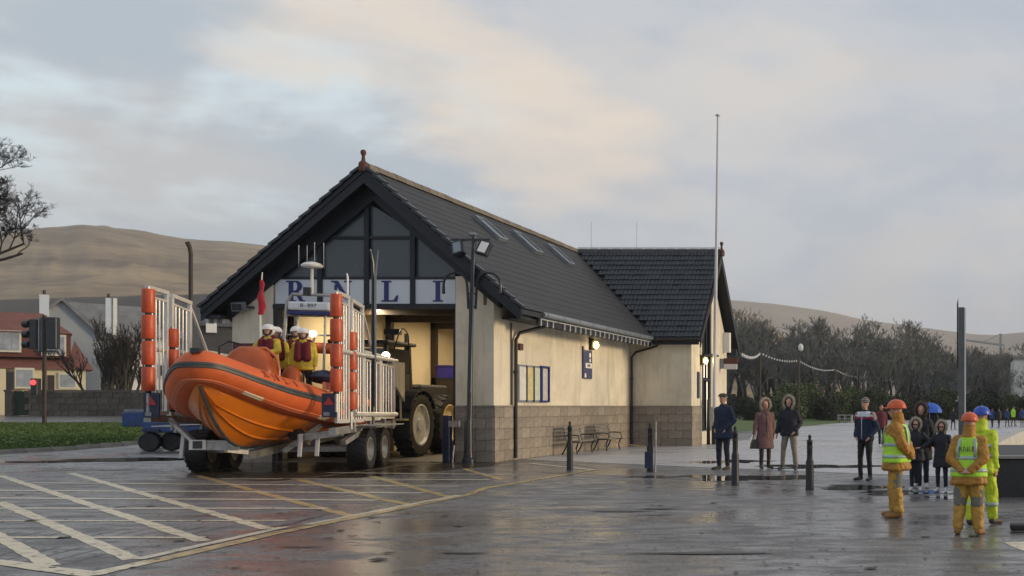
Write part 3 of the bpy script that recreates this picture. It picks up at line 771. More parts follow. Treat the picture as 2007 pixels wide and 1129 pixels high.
# eaves: gutter, hangers, fascia
P('fascia', MB().box((XER-.16,YF+.9,4.04),(XER-.10,YWE+.1,4.34)), 'barge')
P('soffit', MB().box((XR+.002,YF+.5,4.16),(XER-.17,YW-.002,4.2)), 'barge')
gq = P('gutter', MB().tube([(XER-.0,YF+.95,4.33),(XER-.0,YWE-.1,4.33)], .085, 10), 'gutter', smooth_=True)
for i in range(9): part('gutter_joint', MB().tube([(XER,YF+1.2+1.25*i,4.33),(XER,YF+1.28+1.25*i,4.33)], .095, 10), 'gutter', gq)
P('hanger_rail', MB().box((XER-.09,YF+.95,4.19),(XER-.04,YWE,4.235)), 'bracket_white')
for i in range(24):
    if i == 3: continue
    Y = YF+1.0+.45*i
    if Y < YWE: P('hanger', MB().box((XER-.09,Y-.02,4.0),(XER-.05,Y+.02,4.189)), 'bracket_white')
P('gutter', MB().tube([(XER+.1,YWE-.06,4.31),(XVG,YWE-.06,4.31)], .07, 10), 'downpipe', smooth_=True)
P('fascia', MB().box((XER+.0,YWE+.03,4.10),(XVG-.05,YWE+.08,4.33)), 'barge')
P('soffit', MB().box((XR+.1,YWE+.09,4.16),(XG+.3,YW-.002,4.2)), 'barge')
# gable-end barge of wing
P('barge_board', MB().prism([(XVG,YWR,ZR-.1),(XVG,YWE,ZE-.1),(XVG,YWE,ZE-.42),(XVG,YWR,ZR-.55)], (.04,0,0)), 'barge')
P('barge_board', MB().prism([(XVG,YWR,ZR-.1),(XVG,YWEB,ZE-.1),(XVG,YWEB,ZE-.42),(XVG,YWR,ZR-.55)], (.045,0,0)), 'barge')
P('purlin_end', MB().box((XG+.002,47.7,4.0),(XVG,47.9,4.3)), 'barge')
P('wall_bracket', MB().box((XG+.002,46.9,4.1),(XG+.3,47.2,5.0)), 'white_plain')
# downpipes
P('downpipe', MB().tube([(XER-.05,31.6,4.25),(XER-.15,31.5,4.15),(XR+.14,30.75,3.82),(XR+.09,30.6,3.6),(XR+.09,30.6,.06)], .055, 8), 'downpipe', smooth_=True)
P('conduit', MB().tube([(XR+.03,30.42,4.1),(XR+.03,30.42,1.65)], .018, 6), 'downpipe')
P('downpipe', MB().tube([(XER+.3,YWE+.0,4.22),(XER+.1,YWE+.2,4.05),(XR+.25,YW-.12,3.8),(XR+.10,YW-.16,3.6),(XR+.10,YW-.16,.06)], .05, 8), 'downpipe', smooth_=True)
P('pipe_collar', MB().lathe((XR+.09,30.6,2.6), [(.07,0),(.07,.08)], n=10), 'downpipe')
P('pipe_collar', MB().lathe((XR+.10,YW-.16,2.7), [(.065,0),(.065,.08)], n=10), 'downpipe')
P('air_vent', MB().box((XR,30.95,3.32),(XR+.06,31.2,3.52)), 'terracotta')
# gable window / entrance of wing
mat('lit_glass', (.8,.7,.5), .3, emit=(1,.92,.78), es=1.1)
mat('dark_glass', (.02,.022,.028), .12, spec=.7)
wn = P('window', MB().box((XG-.16,43.15,3.78),(XG+.32,44.78,3.86)).box((XG-.2,43.15,2.72),(XG-.05,44.75,2.8)).box((XG-.2,43.15,.55),(XG-.05,43.22,6.4)).box((XG-.2,44.68,.55),(XG-.05,44.75,6.4)), 'barge')
ys_ = [43.22,43.7,44.2,44.68]
for i in range(3):
    a, e = ys_[i]+.03, ys_[i+1]-.03
    part('pane', MB().box((XG-.15,a,3.9),(XG-.13,e,6.35)), 'dark_glass', wn)
    part('pane', MB().box((XG-.15,a+.06,2.85),(XG-.13,e-.1,3.74)), 'lit_glass', wn)
    part('pane', MB().box((XG-.15,a+(.1 if i == 2 else 0),.62),(XG-.13,e-(.08 if i == 2 else 0),2.68)), 'lit_glass' if i == 2 else 'dark_glass', wn)
for Y in ys_[1:3]: part('glazing_bar', MB().box((XG-.18,Y-.03,.6),(XG-.08,Y+.03,6.3)), 'barge', wn)
P('notice', MB().box((XG+.002,42.3,1.95),(XG+.03,42.65,3.05)), 'navy_paint')
P('entrance_post', MB().tube([(XG+.28,43.1,0),(XG+.28,43.1,1.9)], [.08,.06], 10), 'bollard_black')
# lightning rods on the wing ridge
for px in (1159, 1248):
    p = A(px, 490, YWR); P('rod', MB().tube([(p.x,YWR,ZR+.05),(p.x,YWR,ZR+1.30)], .012, 5), 'galv')
# wall mounted items as things of their own ---------------------------
nb = thing('notice_board', 'glazed notice board of four posters, blue framed on the right, on the side wall', 'notice board', (XR, 31.9, 1.7))
mat('poster_white', (.62,.62,.58), .5, var=.15, vs=9); mat('poster_yellow', (.55,.47,.24), .5, var=.2, vs=7); mat('poster_green', (.50,.56,.46), .5, var=.15, vs=8); mat('poster_lilac', (.48,.46,.46), .5, var=.15, vs=8)
yy = [30.92,31.45,31.98,32.5,33.1]
part('backing', MB().box((XR+.001,30.9,1.73),(XR+.04,33.12,2.88)), 'gutter', nb)
for i, pm in enumerate(('poster_white','poster_yellow','poster_green','poster_lilac')):
    part('poster', MB().box((XR+.041,yy[i]+.04,1.8),(XR+.048,yy[i+1]-.03,2.82)), pm, nb)
for i in range(1, 3): part('divider', MB().box((XR+.041,yy[i]-.025,1.75),(XR+.075,yy[i]+.025,2.86)), 'black_paint', nb)
fr = MB().box((XR+.041,32.46,1.74),(XR+.10,32.56,2.90)).box((XR+.041,33.06,1.74),(XR+.10,33.12,2.90)).box((XR+.041,32.56,2.84),(XR+.09,33.06,2.90)).box((XR+.041,32.56,1.74),(XR+.09,33.06,1.79))
part('frame', fr, 'sign_blue', nb, label='blue frame round the right-hand poster')
sb = thing('station_sign', 'tall narrow blue and white sign board under the wall lamp', 'sign', (XR, 36.9, 2.6))
mat('sign_slate', (.05,.06,.13), .4)
part('board', MB().box((XR+.001,36.15,2.6),(XR+.06,37.0,3.62)).box((XR+.001,36.15,3.621),(XR+.06,36.25,3.75)), 'sign_slate', sb)
em = MB()
for (yc, zc, r) in ((36.78,3.45,.09),(36.78,3.26,.07)): em.lathe((XR+.061,yc,zc), [(r,0),(r,.006)], (1,0,0), 12)
part('emblem', em, 'white_plain', sb)
part('text_panel', MB().box((XR+.061,36.35,2.98),(XR+.068,36.95,3.16)), 'white_plain', sb)
part('text_panel', MB().box((XR+.061,36.25,2.64),(XR+.068,36.4,2.78)), 'white_plain', sb)
def textmesh(txt, size, ext=.004):
    cu = bpy.data.curves.new('t', 'FONT'); cu.body = txt; cu.size = size; cu.extrude = ext; cu.align_x = 'CENTER'; cu.align_y = 'CENTER'; cu.resolution_u = 2
    o = bpy.data.objects.new('t', cu); sc = TMP(); sc.collection.objects.link(o)
    vl = sc.view_layers[0]; vl.update(); dg = vl.depsgraph
    me = bpy.data.meshes.new_from_object(o.evaluated_get(dg)); bpy.data.objects.remove(o); bpy.data.curves.remove(cu); return me
_tmp = []
def TMP():
    if not _tmp: _tmp.append(bpy.data.scenes.new('tmp'))
    return _tmp[0]
def textpart(txt, size, m, parent, mw, name='lettering', ext=.004):
    me = textmesh(txt, size, ext); me.name = name; me.transform(INV[parent] @ mw); me.materials.clear(); me.materials.append(MAT[m])
    o = bpy.data.objects.new(name, me); COL.objects.link(o); o.parent = parent; return o
RX = Matrix(((0,0,1,0),(1,0,0,0),(0,1,0,0),(0,0,0,1)))        # text facing +X, reading towards +Y
textpart('RNLI', .13, 'sign_slate', sb, Matrix.Translation((XR+.071,36.65,3.07)) @ RX)
def wall_lamp(loc, label):
    t = thing('wall_lamp', label, 'lamp', loc)
    X, Y, Z = loc
    part('housing', MB().prism([(X+.0,Y-.16,Z-.20),(X+.0,Y-.16,Z+.22),(X+.22,Y-.16,Z+.16),(X+.12,Y-.16,Z+.10),(X+.10,Y-.16,Z-.20)], (0,.32,0)), 'downpipe', t)
    part('bulb', MB().ell((X+.20,Y,Z-.03), (.10,.12,.145), 12, 8), 'lamp_glow', t, smooth_=True)
    ld = bpy.data.lights.new('lamp_light', 'POINT'); ld.energy = 5; ld.color = (1,.75,.35); ld.shadow_soft_size = .12
    lo = bpy.data.objects.new('lamp_light', ld); COL.objects.link(lo); lo.parent = t; lo.location = (.42, 0, -.03)
wall_lamp((XR+.002, 37.0, 3.86), 'glowing yellow wall lamp above the tall blue sign board')
wall_lamp((XG+.002, 42.95, 3.56), 'glowing yellow wall lamp beside the tall entrance window')
fl = thing('floodlight', 'grey floodlight mounted on the left door pier', 'lamp', (-20.6, YF, 4.45))
part('head', MB().cbox((-20.62,YF-.25,4.45), (.34,.14,.26), Matrix.Rotation(.25,3,'X')), 'gutter', fl)
part('lens', MB().cbox((-20.62,YF-.335,4.43), (.26,.02,.18), Matrix.Rotation(.25,3,'X')), 'dark_glass', fl)
part('bracket', MB().beam((-20.5,YF-.2,4.45),(-20.35,YF,4.45),.06), 'black_paint', fl)
ps_ = thing('hanging_sign', 'orange and white sign projecting from the end of the gable wall', 'sign', (XG, 46.4, 3.3))
part('bracket', MB().box((XG+.002,46.3,3.32),(XG+.16,46.5,3.78)), 'gutter', ps_)
part('upper_board', MB().box((XG+.17,46.35,3.54),(XG+.80,46.45,3.80)), 'terracotta', ps_, label='orange upper half')
part('lower_board', MB().box((XG+.17,46.34,3.30),(XG+.76,46.46,3.535)), 'bracket_white', ps_, label='white lower half')
mr_ = thing('pier_sign', 'small maroon notice on the left door pier behind the boat', 'sign', (-20.7, YF, 3.2))
mat('maroon', (.10,.012,.022), .5)
part('plate', MB().box((-20.95,YF-.03,3.15),(-20.25,YF-.002,3.42)), 'maroon', mr_)
# interior lamps
for (X, Y) in ((-19.2,33.2),(-16.2,34.5),(-18.2,38.5),(-16.4,42.5)):
    t = thing('strip_light', {33.2:'lit strip light on the boathouse ceiling nearest the left of the doorway',34.5:'lit strip light on the boathouse ceiling above the right of the tractor',38.5:'lit strip light in the middle of the boathouse ceiling',42.5:'lit strip light on the ceiling at the back of the boathouse'}[Y], 'lamp', (X, Y, 4.88))
    part('casing', MB().box((X-.09,Y-.6,4.9),(X+.09,Y+.6,4.98)), 'white_plain', t)
    part('tube', MB().tube([(X,Y-.58,4.87),(X,Y+.58,4.87)], .025, 8), 'lamp_white', t)
    ld = bpy.data.lights.new('strip_glow', 'AREA'); ld.shape = 'RECTANGLE'; ld.size = .2; ld.size_y = 1.2; ld.energy = 105; ld.color = (1,.80,.50)
    lo = bpy.data.objects.new('strip_glow', ld); COL.objects.link(lo); lo.parent = t; lo.location = (0, 0, -.08)
# ================================================================ boat carriage, boat, tractor
TH = math.radians(16); AX = Vector((-math.sin(TH), math.cos(TH), 0)); RT = Vector((math.cos(TH), math.sin(TH), 0))
C0 = Vector((-16.52, 23.48, 0)); HWt = 1.88
def T(t, v, z): return C0 + AX*t + RT*v + Vector((0, 0, z))
RZ = TH                                            # object yaw so that local +Y = AX
def trot(): return Matrix.Rotation(TH, 3, 'Z')
def tbox(b, t0, t1, v0, v1, z0, z1):
    c = T((t0+t1)/2, (v0+v1)/2, (z0+z1)/2); return b.cbox(c, (abs(v1-v0), abs(t1-t0), abs(z1-z0)), trot())
tr = thing('boat_carriage', 'silver boat launching carriage with tall side gates and orange roller fenders, carrying the orange lifeboat', 'trailer', T(2, 0, 0), RZ)
def R(name, mb, m, parent=tr, **kw): return part(name, mb, m, parent, **kw)
def tyre(parent, c, ax, r, w, rimmat, rr=.55, name='wheel', lugs=28, dish=.06):
    """wheel centred on c with axle direction ax pointing outward"""
    c = Vector(c); ax = Vector(ax).normalized()
    wh = R(name, MB().lathe(c, [(r*rr,-w*.42),(r*.82,-w*.5),(r*.95,-w*.46),(r*.985,-w*.3),(r*.985,w*.3),(r*.95,w*.46),(r*.82,w*.5),(r*rr,w*.42),(r*rr,-w*.42)], ax, 36, cap=False), 'rubber', parent, smooth_=True, auto=50)
    u = ax.orthogonal().normalized(); q = ax.cross(u); lb = MB()
    for i in range(lugs):
        for s_ in (-1, 1):
            a = 2*math.pi*(i+(.5 if s_ > 0 else 0))/lugs; a2 = a+.16
            p0 = c+(u*math.cos(a)+q*math.sin(a))*r*.985+ax*s_*w*.04; p1 = c+(u*math.cos(a2)+q*math.sin(a2))*r*.975+ax*s_*w*.47
            lb.beam(p0, p1, r*.07, r*.06, (u*math.cos(a)+q*math.sin(a)))
    part('tread', lb, 'rubber', wh)
    part('rim', MB().lathe(c, [(.02,-w*.2),(r*rr*.96,-w*.40),(r*rr*1.04,-w*.43),(r*rr*1.04,w*.43),(r*rr*.96,w*.44),(r*rr*.9,w*.30),(r*rr*.78,dish),(r*.2,dish),(r*.19,dish+.05),(.02,dish+.06)], ax, 32), rimmat, wh, smooth_=True, auto=35)
    return wh
# gates -------------------------------------------------------------
def gate(side):
    v = HWt*side; lowend = 5.2
    o_f = .03 if side > 0 else -.06
    for k, (t0, z0, z1) in enumerate(((-.1,1.92,4.26),(1.05,1.5,3.45))):       # roller columns
        col = R('fender_post', MB().tube([T(t0, v+o_f*side, z0-.45), T(t0, v+o_f*side, z1+.03)], .035, 8), 'galv')
        n = 4; hs = (z1-z0)/n
        for i in range(n):
            za, zb = z0+i*hs+.03, z0+(i+1)*hs-.02
            part('fender_roller', MB().tube([T(t0,v+o_f*side,za),T(t0,v+o_f*side,za+.03),T(t0,v+o_f*side,zb-.03),T(t0,v+o_f*side,zb)], [.11,.125,.125,.11], 14), 'fender_orange', col, smooth_=True)
            part('collar', MB().tube([T(t0,v+o_f*side,za-.05),T(t0,v+o_f*side,za)], .062, 10), 'black_paint', col)
    def frame(t0, t1, z0, za, zb, bars, rb=.017):
        f = MB(); r = .042
        f.beam(T(t0,v,z0), T(t0,v,za), .065); f.beam(T(t1,v,z0), T(t1,v,zb), .065)
        f.beam(T(t0-.04,v,za+.02), T(t1+.04,v,zb+.02), .081, .09); f.beam(T(t0+.04,v,z0+.03), T(t1-.04,v,z0+.03), .079, .09)
        g_ = R('gate_frame', f, 'white_metal')
        mid = .0
        for i in range(bars):
            t = t0+(t1-t0)*(i+1)/(bars+1); zt = za+(zb-za)*(i+1)/(bars+1)-.16
            part('gate_bar', MB().tube([T(t,v,z0+.05),T(t,v,zt)], rb, 8), 'white_metal', g_, smooth_=True)
        part('gate_rail', MB().beam(T(t0+.04,v+.002,za-.18), T(t1-.04,v+.002,zb-.18), .05), 'white_metal', g_)
        return g_
    lz = 0 if side > 0 else .2
    frame(.04, .92, 1.22+lz, 4.27, 4.24, 4)
    frame(1.18, 2.12, 1.22+lz, 4.20, 4.12, 4)
    R('gate_link', MB().beam(T(.96,v,3.0), T(1.14,v,3.0), .05).beam(T(.96,v,1.9), T(1.14,v,1.9), .05), 'white_metal')
    R('gate_brace', MB().beam(T(2.14,v,4.05), T(3.1,v,2.98), .05), 'white_metal')
    f = frame(2.26, 3.7, 1.25, 2.98, 2.95, 4); frame(3.84, lowend, 1.28, 2.93, 2.90, 4)
    R('top_rail', MB().tube([T(.1,v+.06*side,2.92),T(lowend+.05,v+.06*side,2.90)], .055, 10), 'white_metal', smooth_=True)
    R('bottom_rail', MB().tube([T(1.2,v+.07*side,1.42),T(lowend,v+.07*side,1.38)], .06, 10), 'white_metal', smooth_=True)
    for t in (1.4, 2.8, 4.2, 5.1): R('gate_foot', MB().beam(T(t,v,1.3),T(t,v,.98),.07), 'galv')
    # lamp board
    lb = R('light_board', MB().cbox(T(-.08,v-.12*side,1.63),(.30,.05,.56),trot()), 'navy_paint')
    tri = [T(-.115,v-.12*side-.11,1.64),T(-.115,v-.12*side+.11,1.64),T(-.115,v-.12*side,1.83)]
    part('reflector', MB().prism(tri, -AX*.015), 'red_lens', lb)
    part('lamp', MB().cbox(T(-.115,v-.12*side-.05,1.43),(.12,.03,.08),trot()), 'gutter', lb)
    # chassis side
    R('side_beam', MB().beam(T(-.3 if side > 0 else .0,v,1.02+lz*1.6), T(6.3,v*.86,1.10), .14, .16), 'galv')
    if side > 0: R('side_beam', MB().beam(T(.9,v-.1,.72), T(2.0,v-.0,.98), .12, .12), 'galv')
    R('fender_plate', MB().cbox(T(2.7,v+.32*side,1.13), (.5,2.3,.03), trot()), 'galv')
    for t in (2.08, 3.45):
        tyre(tr, T(t, v if side > 0 else v+.30, .52), RT*side, .52, .46, 'rim_white' if False else 'galv', .56, lugs=22)
        R('swing_arm', MB().beam(T(t,v-.3*side,.55), T(t+.5,v-.3*side,1.0), .09, .14), 'galv')
gate(1); gate(-1)
R('axle', MB().beam(T(2.08,-HWt,.53),T(2.08,HWt,.53),.13), 'galv'); R('axle', MB().beam(T(3.45,-HWt,.53),T(3.45,HWt,.53),.13), 'galv')
R('cross_beam', MB().beam(T(5.9,-1.6,1.1),T(5.9,1.6,1.1),.16,.2), 'galv')
R('cross_beam', MB().beam(T(-.35,-.92,.74),T(-.35,.02,.72),.14,.22), 'galv')
R('drop_arm', MB().beam(T(.25,-1.55,1.30),T(-.33,-.85,.80),.07,.09), 'galv')
R('hanger_bracket', MB().beam(T(.5,.95,.86),T(.5,HWt,.98),.12,.16), 'galv')
R('cradle', MB().beam(T(-.3,-.3,.62),T(.2,0,.54),.08,.10), 'galv')
for v in (-1.0, 1.0):
    R('cradle_arm', MB().beam(T(1.6,v*.3,.50), T(1.8,v*1.05,1.14), .09, .12), 'galv')
    R('cradle_arm', MB().beam(T(3.6,v*.3,.6), T(3.8,v*1.05,1.2), .09, .12), 'galv')
    R('keel_roller', MB().tube([T(.9,v*.72,.92),T(1.25,v*.72,.96)], .13, 12), 'rubber', smooth_=True)
R('keel_beam', MB().beam(T(.2,0,.47),T(6.6,0,.75),.16,.18), 'galv')
R('draw_bar', MB().beam(T(6.3,1.5,1.05),T(8.0,.1,1.0),.13,.16).beam(T(6.3,-1.5,1.05),T(8.0,-.1,1.0),.13,.16), 'galv')
for v, t in ((1.35,.55),(1.05,.35),(-1.3,.3)): R('prop_leg', MB().beam(T(t,v,.95),T(t-.12,v,.42),.07), 'bracket_white')
pl = R('marker_plate', MB().cbox(T(-.44,-.74,.745),(.32,.03,.215),trot()), 'white_plain')
part('symbol', MB().cbox(T(-.46,-.74,.745),(.18,.014,.17),trot()), 'dark_glass', pl)
R('mast_post', MB().tube([T(2.9,HWt+.05,1.1),T(2.9,HWt+.05,5.35),T(2.83,HWt+.0,5.72)], [.05,.035,.03], 8), 'black_paint')
R('whip_aerial', MB().tube([T(2.86,HWt+.12,1.6),T(2.86,HWt+.12,5.0),T(2.8,HWt+.2,5.7)], [.02,.025,.012], 6), 'gutter')
# ---------------------------------------------------------------- boat
bt = thing('lifeboat', 'orange inflatable-tubed lifeboat with four helmeted crew aboard, bow towards the road', 'boat', T(1, 0, .7), RZ)
def B(name, mb, m, parent=bt, **kw): return part(name, mb, m, parent, **kw)
# u: forward from carriage rear (t = -u); tube centreline
def tubepath():
    pts = []
    hb = [(-5.6,1.02),(-4.5,1.08),(-3.0,1.10),(-1.5,1.09),(-.3,1.02),(.6,.85),(1.3,.62),(1.8,.38),(2.1,.20),(2.26,.06)]
    for u, v in hb: pts.append((u, v))
    out = []
    for u, v in pts: out.append((u, v))
    for u, v in reversed(pts): out.append((u, -v))
    return out
def tz(u):                                         # sheer of tube centre
    s = max(0, (u+3.5)/5.8); return 1.50+.70*s**1.7+.22*max(0, (u-.7)/1.5)**1.4
def tr_(u): return .42-.07*min(1, max(0, (u-.2)/1.8)) if u > -4.8 else .30
TP = tubepath()
# resample smoothly
def cat(ps, n=6):
    out = []
    for i in range(len(ps)-1):
        p0 = Vector(ps[max(i-1,0)]); p1 = Vector(ps[i]); p2 = Vector(ps[i+1]); p3 = Vector(ps[min(i+2,len(ps)-1)])
        for k in range(n):
            t = k/n; out.append(.5*((2*p1)+(-p0+p2)*t+(2*p0-5*p1+4*p2-p3)*t*t+(-p0+3*p1-3*p2+p3)*t**3))
    out.append(Vector(ps[-1])); return out
TP3 = cat([(u, v, tz(u)) for u, v in TP], 5)
def bw(u, v, z): return T(-u, v, z)
path = [bw(*p) for p in TP3]
rs = [tr_(p[0]) for p in TP3]; rs[0] = .05; rs[1] = .2; rs[-1] = .05; rs[-2] = .2
B('tube', MB().tube(path, rs, 20, up=(0,0,1)), 'tube_orange', smooth_=True, auto=80)
def sweep_on_tube(name, ang, wd, th, m, i0=2, i1=None, parent=bt, off=0.0, pad=0):
    """band lying on the outside of the tube at elevation angle ang"""
    b = MB(); i1 = i1 or len(path)-2; rings = []
    for i in range(i0, i1):
        d = (path[min(i+1,len(path)-1)]-path[max(i-1,0)]); d.z = 0; d.normalize(); o_ = Vector((-d.y, d.x, 0))
        # outward = away from centre line
        r = rs[i]; ring = []
        for (da, rr) in ((-wd,0),(-wd*.8,th),(-wd*.15,th*1.0),(-wd*.1,th*.5),(wd*.1,th*.5),(wd*.15,th),(wd*.8,th),(wd,0)):
            a = ang+da; ring.append(path[i]+(o_*math.cos(a)+Vector((0,0,1))*math.sin(a))*(r+rr-.012))
        rings.append(ring)
    b.loft(rings); return part(name, b, m, parent, smooth_=True, auto=50)
sweep_on_tube('rubbing_strake', .10, .19, .035, 'strake_grey')
sweep_on_tube('lower_strake', -.95, .14, .03, 'strake_pale')
# cream reflective patches on lower strake: short spans
for i0, i1 in ((30,35),(16,19)): sweep_on_tube('reflective_patch', -.95, .15, .034, 'cream_patch', i0, i1)
nP = len(path)
# tube end cones at bow: black cap over the nose
b = MB()
for s_ in (0,):
    b.ell(bw(2.12,0,tz(2.2)+.25), (.22,.34,.10), 14, 8, trot())
B('bow_pad', b, 'strake_grey', smooth_=True)
B('bow_roller', MB().beam(bw(1.9,0,tz(2.0)+.38),bw(2.55,0,tz(2.0)+.44),.16,.1), 'black_paint')
# hull
def hullring(u):
    # keel height and chine
    k = max(0, (u+.35)/2.6)
    zk = .66+.015*max(0,-u-.3) + (1.34*k**2.5 if u > -.35 else 0)
    bc = 1.00*(1-max(0, (u+1.0)/3.25)**2.0) if u < 2.25 else 0
    zc = 1.16+.60*max(0, (u+2)/4.2)**1.7
    zt = tz(u)-.26; bt_ = min(bc+.10, 1.10)
    if bc < .03: bc = .03; bt_ = .05
    zc = max(zc, zk+.05); zt = max(zt, zc+.04)
    side = []
    for s_ in (0, .33, .36, .40, .66, .69, .73, 1.0):
        bulge = .05*math.sin(math.pi*s_)*(1-k*.5)
        step = .028 if s_ in (.36, .69) else 0
        side.append((bc*s_, zk+(zc-zk)*s_**1.12-bulge*.4-step*.7, step))
    side.append((bt_, (zc+zt)/2, 0)); side.append((bt_*.96, zt, 0))
    right = [bw(u, a+st, z) for a, z, st in side]; left = [bw(u, -(a+st), z) for a, z, st in side[1:]]
    return list(reversed(left))+right
us = [-5.3,-4.5,-3.5,-2.5,-1.5,-.8,-.2,.2,.5,.8,1.1,1.35,1.6,1.8,1.95,2.1,2.2,2.27]
B('hull', MB().loft([hullring(u) for u in us], True, True), 'hull_orange', smooth_=True, auto=28)
# keel strip dark
kp = [bw(u, 0, (.66+.015*max(0,-u-.3) + (1.34*(max(0,(u+.35)/2.6))**2.5 if u > -.35 else 0))-.004) for u in us]
B('keel_band', MB().tube(kp, .035, 8), 'strake_grey', smooth_=True)
mat('stem_grey', (.20,.16,.13), .6, var=.3)
B('deck', MB().prism([bw(-5.2,-.9,1.62),bw(-5.2,.9,1.62),bw(-.6,.85,1.62),bw(.9,.3,1.62),bw(.9,-.3,1.62),bw(-.6,-.85,1.62)], (0,0,.05)), 'strake_grey')
# consoles / pods
def pod(u, v, w_, l, z0, z1, name='seat_pod', m='console_orange'):
    b = MB(); rings = []
    for s_ in (0,.15,.35,.55,.75,.9,1):
        zz = z0+(z1-z0)*s_; k = math.sqrt(max(0.02, 1-max(0, (s_-.35)/.68)**2.6)); rings.append([bw(u-.10*s_+l/2*k*math.copysign(abs(math.cos(a))**.6, math.cos(a)), v+w_/2*k*math.copysign(abs(math.sin(a))**.6, math.sin(a)), zz) for a in [2*math.pi*j/20 for j in range(20)]])
    b.loft(rings); return B(name, b, m, smooth_=True, auto=60)
c_ = pod(-.55, -.1, 1.12, .7, 1.66, 3.02, 'console')
part('console_trim', MB().tube([bw(-.9,.40,1.7),bw(-.93,.41,2.5),bw(-.95,.34,2.8),bw(-.97,.12,3.0),bw(-.97,-.32,3.0),bw(-.95,-.54,2.8),bw(-.93,-.6,2.4)], .035, 8), 'strake_pale', c_, smooth_=True)
pod(-1.7, .42, .46, .55, 1.66, 2.62); pod(-2.75, .1, .5, .7, 1.66, 2.45)
B('grab_rail', MB().tube([bw(-.35,-.62,2.2),bw(-.4,-.64,3.0),bw(-.45,-.45,3.12),bw(-.5,-.2,3.05)], .022, 8), 'black_paint', smooth_=True)
# roll bar, air bag and masthead
q = -4.6
arch = B('roll_bar', MB().tube([bw(q+.5,-.62,1.9),bw(q+.1,-.60,3.6),bw(q,-.58,4.45),bw(q,-.45,4.66),bw(q,.45,4.66),bw(q,.58,4.45),bw(q+.1,.60,3.6),bw(q+.5,.62,1.9)], .045, 10), 'galv', smooth_=True)
part('cross_bar', MB().tube([bw(q+.03,-.58,4.08),bw(q+.03,.58,4.08)], .03, 8).tube([bw(q+.1,-.58,3.55),bw(q+.1,.58,3.55)], .025, 8), 'galv', arch, smooth_=True)
part('upright', MB().tube([bw(q+.05,-.30,4.08),bw(q+.35,-.33,2.2)], .032, 8), 'galv', arch, smooth_=True)
part('upright', MB().tube([bw(q+.05,.36,4.08),bw(q+.35,.39,2.2)], .032, 8), 'galv', arch, smooth_=True)
lbx = MB(); lbx.cbox(bw(q+.12,0,4.33), (1.0,.22,.24), trot())
nbx = part('name_box', lbx, 'sign_white', bt, bev=.05)
textpart('B- 897', .15, 'strake_grey', bt, Matrix.Translation(bw(q+.236,0,4.34)) @ Matrix.Rotation(TH,4,'Z') @ Matrix.Rotation(math.pi/2,4,'X'), ext=.002)
B('box_lining', MB().cbox(bw(q+.12,0,4.15), (.96,.2,.09), trot()), 'sign_blue')
mst = B('mast', MB().tube([bw(q,.02,4.66),bw(q,.02,5.38)], [.045,.035], 10), 'white_plain', smooth_=True)
part('radar_dome', MB().lathe(bw(q,.02,5.38), [(.04,0),(.25,.03),(.27,.08),(.20,.14),(.06,.18)], n=20), 'white_plain', mst, smooth_=True)
part('mast_fitting', MB().cbox(bw(q+.06,-.08,4.74),(.16,.12,.22),trot()), 'black_paint', mst)
for v in (-.30,-.1,.08,.3): part('aerial', MB().tube([bw(q,v,5.40),bw(q,v,6.0+.1*(v>0))], .010, 5), 'gutter', mst)
B('righting_bag', MB().tube([bw(q+.1,-.75,3.20),bw(q+.1,-.70,3.22),bw(q+.05,.95,3.18),bw(q+.05,1.0,3.17)], [.08,.15,.15,.08], 12), 'tube_orange', smooth_=True)
dp_ = A(613,654,27.7)
wl = B('search_lamp', MB().ell(dp_, (.10,.06,.09), 12, 8, trot()), 'lamp_white', smooth_=True)
B('lamp_bracket', MB().beam(dp_+Vector((0,.08,-.1)), bw(q+.1,0,3.2), .04), 'galv')
wh1 = B('whip_aerial', MB().tube([bw(-3.9,-.95,1.9),bw(-3.9,-.98,4.2),bw(-3.9,-.93,5.15)], [.02,.022,.012], 6), 'white_plain', smooth_=True)
mat('flag_red', (.40,.012,.03), .7, var=.25, vs=6)
b = MB(); rings = []
for i in range(9):
    z_ = 4.95-.115*i; w_ = .035+.03*math.sin(i*1.7+.3)**2+(.035 if i > 3 else 0)-(.03 if i == 8 else 0)
    rings.append([bw(-3.9, -.95+.02*math.sin(i*1.3)+w_*math.cos(a), z_) + AX*(.035*math.sin(a)) for a in [2*math.pi*j/8 for j in range(8)]])
B('ensign', b.loft(rings), 'flag_red', smooth_=True)
wp = B('whip_aerial', MB().tube([T(2.2,HWt-.35,1.9),T(2.2,HWt-.35,4.9),T(2.25,HWt-.38,5.0)], [.03,.022,.014], 6), 'white_plain', smooth_=True)
B('kit_bag', MB().ell(bw(-2.1,1.0,2.35), (.3,.45,.18), 14, 8, trot()), 'navy_paint', smooth_=True)
mat('crew_flap', (.45,.075,.02), .5, var=.2)
B('lifeline_flap', MB().beam(bw(-.9,1.36,2.12),bw(-2.4,1.38,2.02),.05,.16), 'strake_pale')
